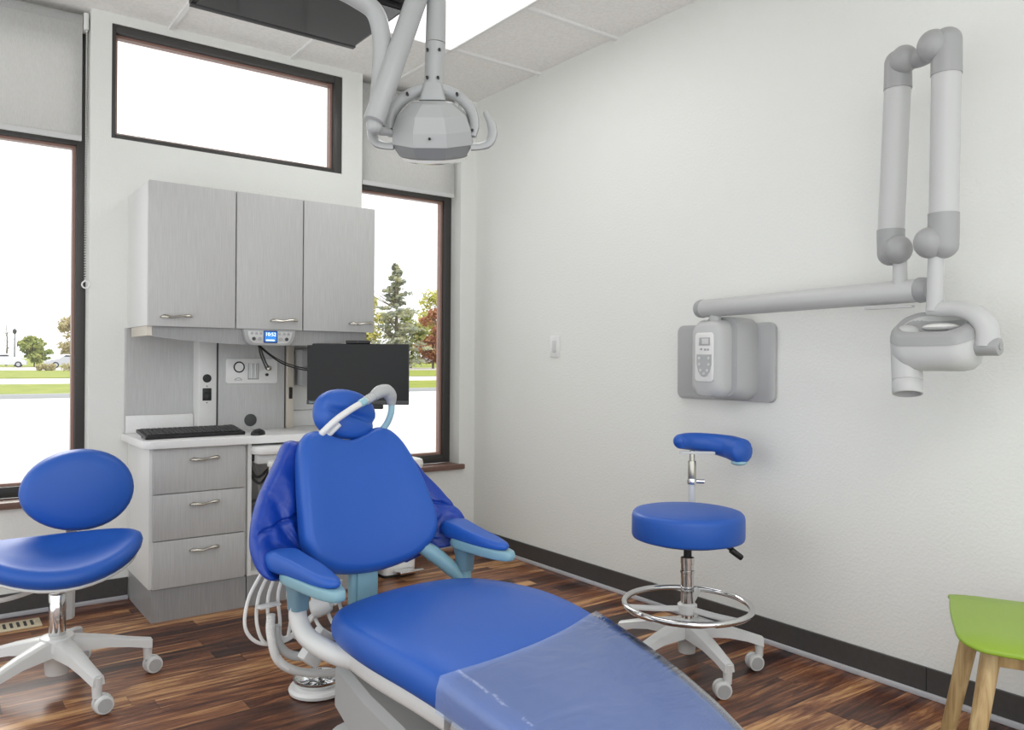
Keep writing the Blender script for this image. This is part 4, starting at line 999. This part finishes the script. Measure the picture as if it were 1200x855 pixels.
tree('autumn_tree', 'red autumn tree beside the spruce outside the corner window', 'tree', 55.2, 92.4, .1, 8.2, 6.5, 'redleaf', 3200, .26, trunk=.1)
tree('leafy_tree', 'pale yellow green tree behind the red autumn tree', 'tree', 68, 111.5, .2, 13.0, 9.5, 'yelleaf', 2400, .36)
tree('leafy_tree', 'yellow tinged tree left of the tall spruce', 'tree', 48.5, 99.6, .1, 10.5, 6, 'yelleaf', 1700, .3)
tree('leafy_tree', 'low green tree between the spruce and the red tree', 'tree', 55.5, 99.2, .1, 8.5, 6.5, 'grnleaf', 2000, .28, trunk=.08)
tree('leafy_tree', 'round green tree in the middle of the left window view', 'tree', 7.82, 104, .1, 3.6, 4.2, 'grnleaf', 2200, .2, trunk=.15)
tree('leafy_tree', 'pale tree at the right edge of the left window view', 'tree', 12.2, 107.4, .1, 6.2, 4.6, 'tanbush', 1300, .22)
tree('bare_tree', 'bare leafless tree at the left edge of the left window view', 'tree', 5.6, 111.8, .15, 5.6, 5, 'bark', 0, 1, bare=True)
for i, (x, y, w_, h_, lb) in enumerate(((8.3, 74.5, 3.0, 1.0, 'wide dry bush in front of the silver car'), (6.0, 76.6, 1.6, .75, 'small dry bush left of the wide dry bush'))):
    T = Thing('bush', lb, 'bush', (x, y, .03), 0, 'dry bushes on the lawn', local=True)
    T.part('stem', MB().tube([(0, 0, 0), (.05, 0, .3), (0, .05, .6)], .05, 6, 3), 'bark')
    T.part('foliage', leafcloud([((random.uniform(-w_ / 2, w_ / 2) * .8, random.uniform(-.4, .4), h_ * random.uniform(.3, .6)), (w_ * .16, .4, h_ * .36)) for _ in range(9)], 900, .1), 'tanbush')
def car(name, label, x, y, z, rz, paint):
    T = Thing(name, label, 'car', (x, y, z), rz, local=True)
    side = [(-2.1, .3), (-2.15, .62), (-2.05, .88), (-1.5, .98), (-.9, 1.42), (.35, 1.46), (1.05, 1.0), (1.85, .86), (2.12, .66), (2.12, .3)]
    rings = []
    for yy, k in ((-.86, .0), (-.8, .02), (-.3, .06), (.3, .06), (.8, .02), (.86, 0)):
        rings.append([(xx, yy * (1 if zz < 1.05 else .84), zz + k * (1 if zz > .8 else 0)) for xx, zz in side])
    T.part('body', MB().loft(rings), paint, sharp=45)
    T.part('windows', MB().prism([(-1.2, 1.02), (-.82, 1.36), (.3, 1.39), (.85, 1.02)], -.79, .79, 0, Matrix(((1, 0, 0, 0), (0, 0, 1, 0), (0, 1, 0, 0), (0, 0, 0, 1)))), 'carglass')
    for wx in (-1.35, 1.35):
        for sy in (-1, 1):
            w = T.part('wheel', MB().cyl((wx, sy * .68, .33), (wx, sy * .9, .33), .33, n=22, bev=.03), 'rubber')
            T.part('rim', MB().cyl((wx, sy * .9, .33), (wx, sy * .91, .33), .2, n=16), 'cargrey', parent=w)
    T.part('headlight', MB().box(2.05, 2.14, -.75, -.45, .62, .75, .02).box(2.05, 2.14, .45, .75, .62, .75, .02), 'lens')
    return T
car('car', 'white car at the left edge of the left window view', 4.6, 100, .09, R(-8), 'carwhite')
car('car', 'silver car behind the dry bushes in the left window view', 10.2, 96.2, .08, R(188), 'cargrey')
T = Thing('lamp_post', 'dark lamp post beside the bare tree outside the left window', 'lamp post', (6.16, 107.7, .12), local=True)
T.part('pole', MB().cyl((0, 0, 0), (0, 0, 3.9), .08, .05, n=12), 'darkgrey')
T.part('lantern', MB().lathe([(.08, 0), (.2, .12), (.22, .4), (.26, .42), (.05, .62)], 12, (0, 0, 3.9)), 'darkgrey')

# ------------------------------------------------------------------ light
w = bpy.data.worlds.new('World'); scene.world = w; w.use_nodes = True
bg = w.node_tree.nodes['Background']; bg.inputs[0].default_value = (.955, .985, 1, 1); bg.inputs[1].default_value = 1.45
def area(name, loc, rot, sx, sy, power, col=(1, 1, 1)):
    l = bpy.data.lights.new(name, 'AREA'); l.shape = 'RECTANGLE'; l.size = sx; l.size_y = sy; l.energy = power; l.color = col
    o = bpy.data.objects.new(name, l); COL.objects.link(o); o.location = loc; o.rotation_euler = rot; return o
area('panel_and_fill_lamp', (-.885, -1.24, CH - .03), (0, 0, 0), .56, 1.18, 5)
area('panel_and_fill_lamp', (-2.1, -4.3, CH - .03), (0, 0, 0), .58, 1.18, 16, (1, .98, .95))  # unseen fill light added behind the camera, no panel built here

sl = bpy.data.lights.new('hazy_sun', 'SUN'); sl.energy = 2.0; sl.angle = R(30); sl.color = (1, .97, .92)
so2 = bpy.data.objects.new('hazy_sun', sl); COL.objects.link(so2); so2.rotation_euler = Vector((-.06, -.8, -.6)).to_track_quat('-Z', 'Y').to_euler()

# ------------------------------------------------------------------ camera
yaw = .6404; roll = .0074
f = Vector((math.sin(yaw), math.cos(yaw), 0)); r0 = Vector((math.cos(yaw), -math.sin(yaw), 0)); u0 = Vector((0, 0, 1))
rc = r0 * math.cos(roll) + u0 * math.sin(roll); uc = -r0 * math.sin(roll) + u0 * math.cos(roll)
cam = bpy.data.cameras.new('camera'); co_ = bpy.data.objects.new('camera', cam); COL.objects.link(co_)
m = Matrix((rc, uc, -f)).transposed().to_4x4(); m.translation = Vector((-2.764, -4.099, 1.135)); co_.matrix_world = m
cam.sensor_width = 36; cam.sensor_fit = 'HORIZONTAL'; cam.lens = 928.4 / 1200 * 36; cam.shift_y = -3.9 / 1200
cam.clip_start = .05; cam.clip_end = 600
scene.camera = co_
vs_ = scene.view_settings; vs_.view_transform = 'Standard'; vs_.look = 'None'; vs_.gamma = 1; vs_.exposure = .14; vs_.use_curve_mapping = False
scene.cycles.use_denoising = True; scene.cycles.max_bounces = 8; scene.cycles.diffuse_bounces = 5; scene.cycles.transparent_max_bounces = 16
scene.cycles.sample_clamp_indirect = 6
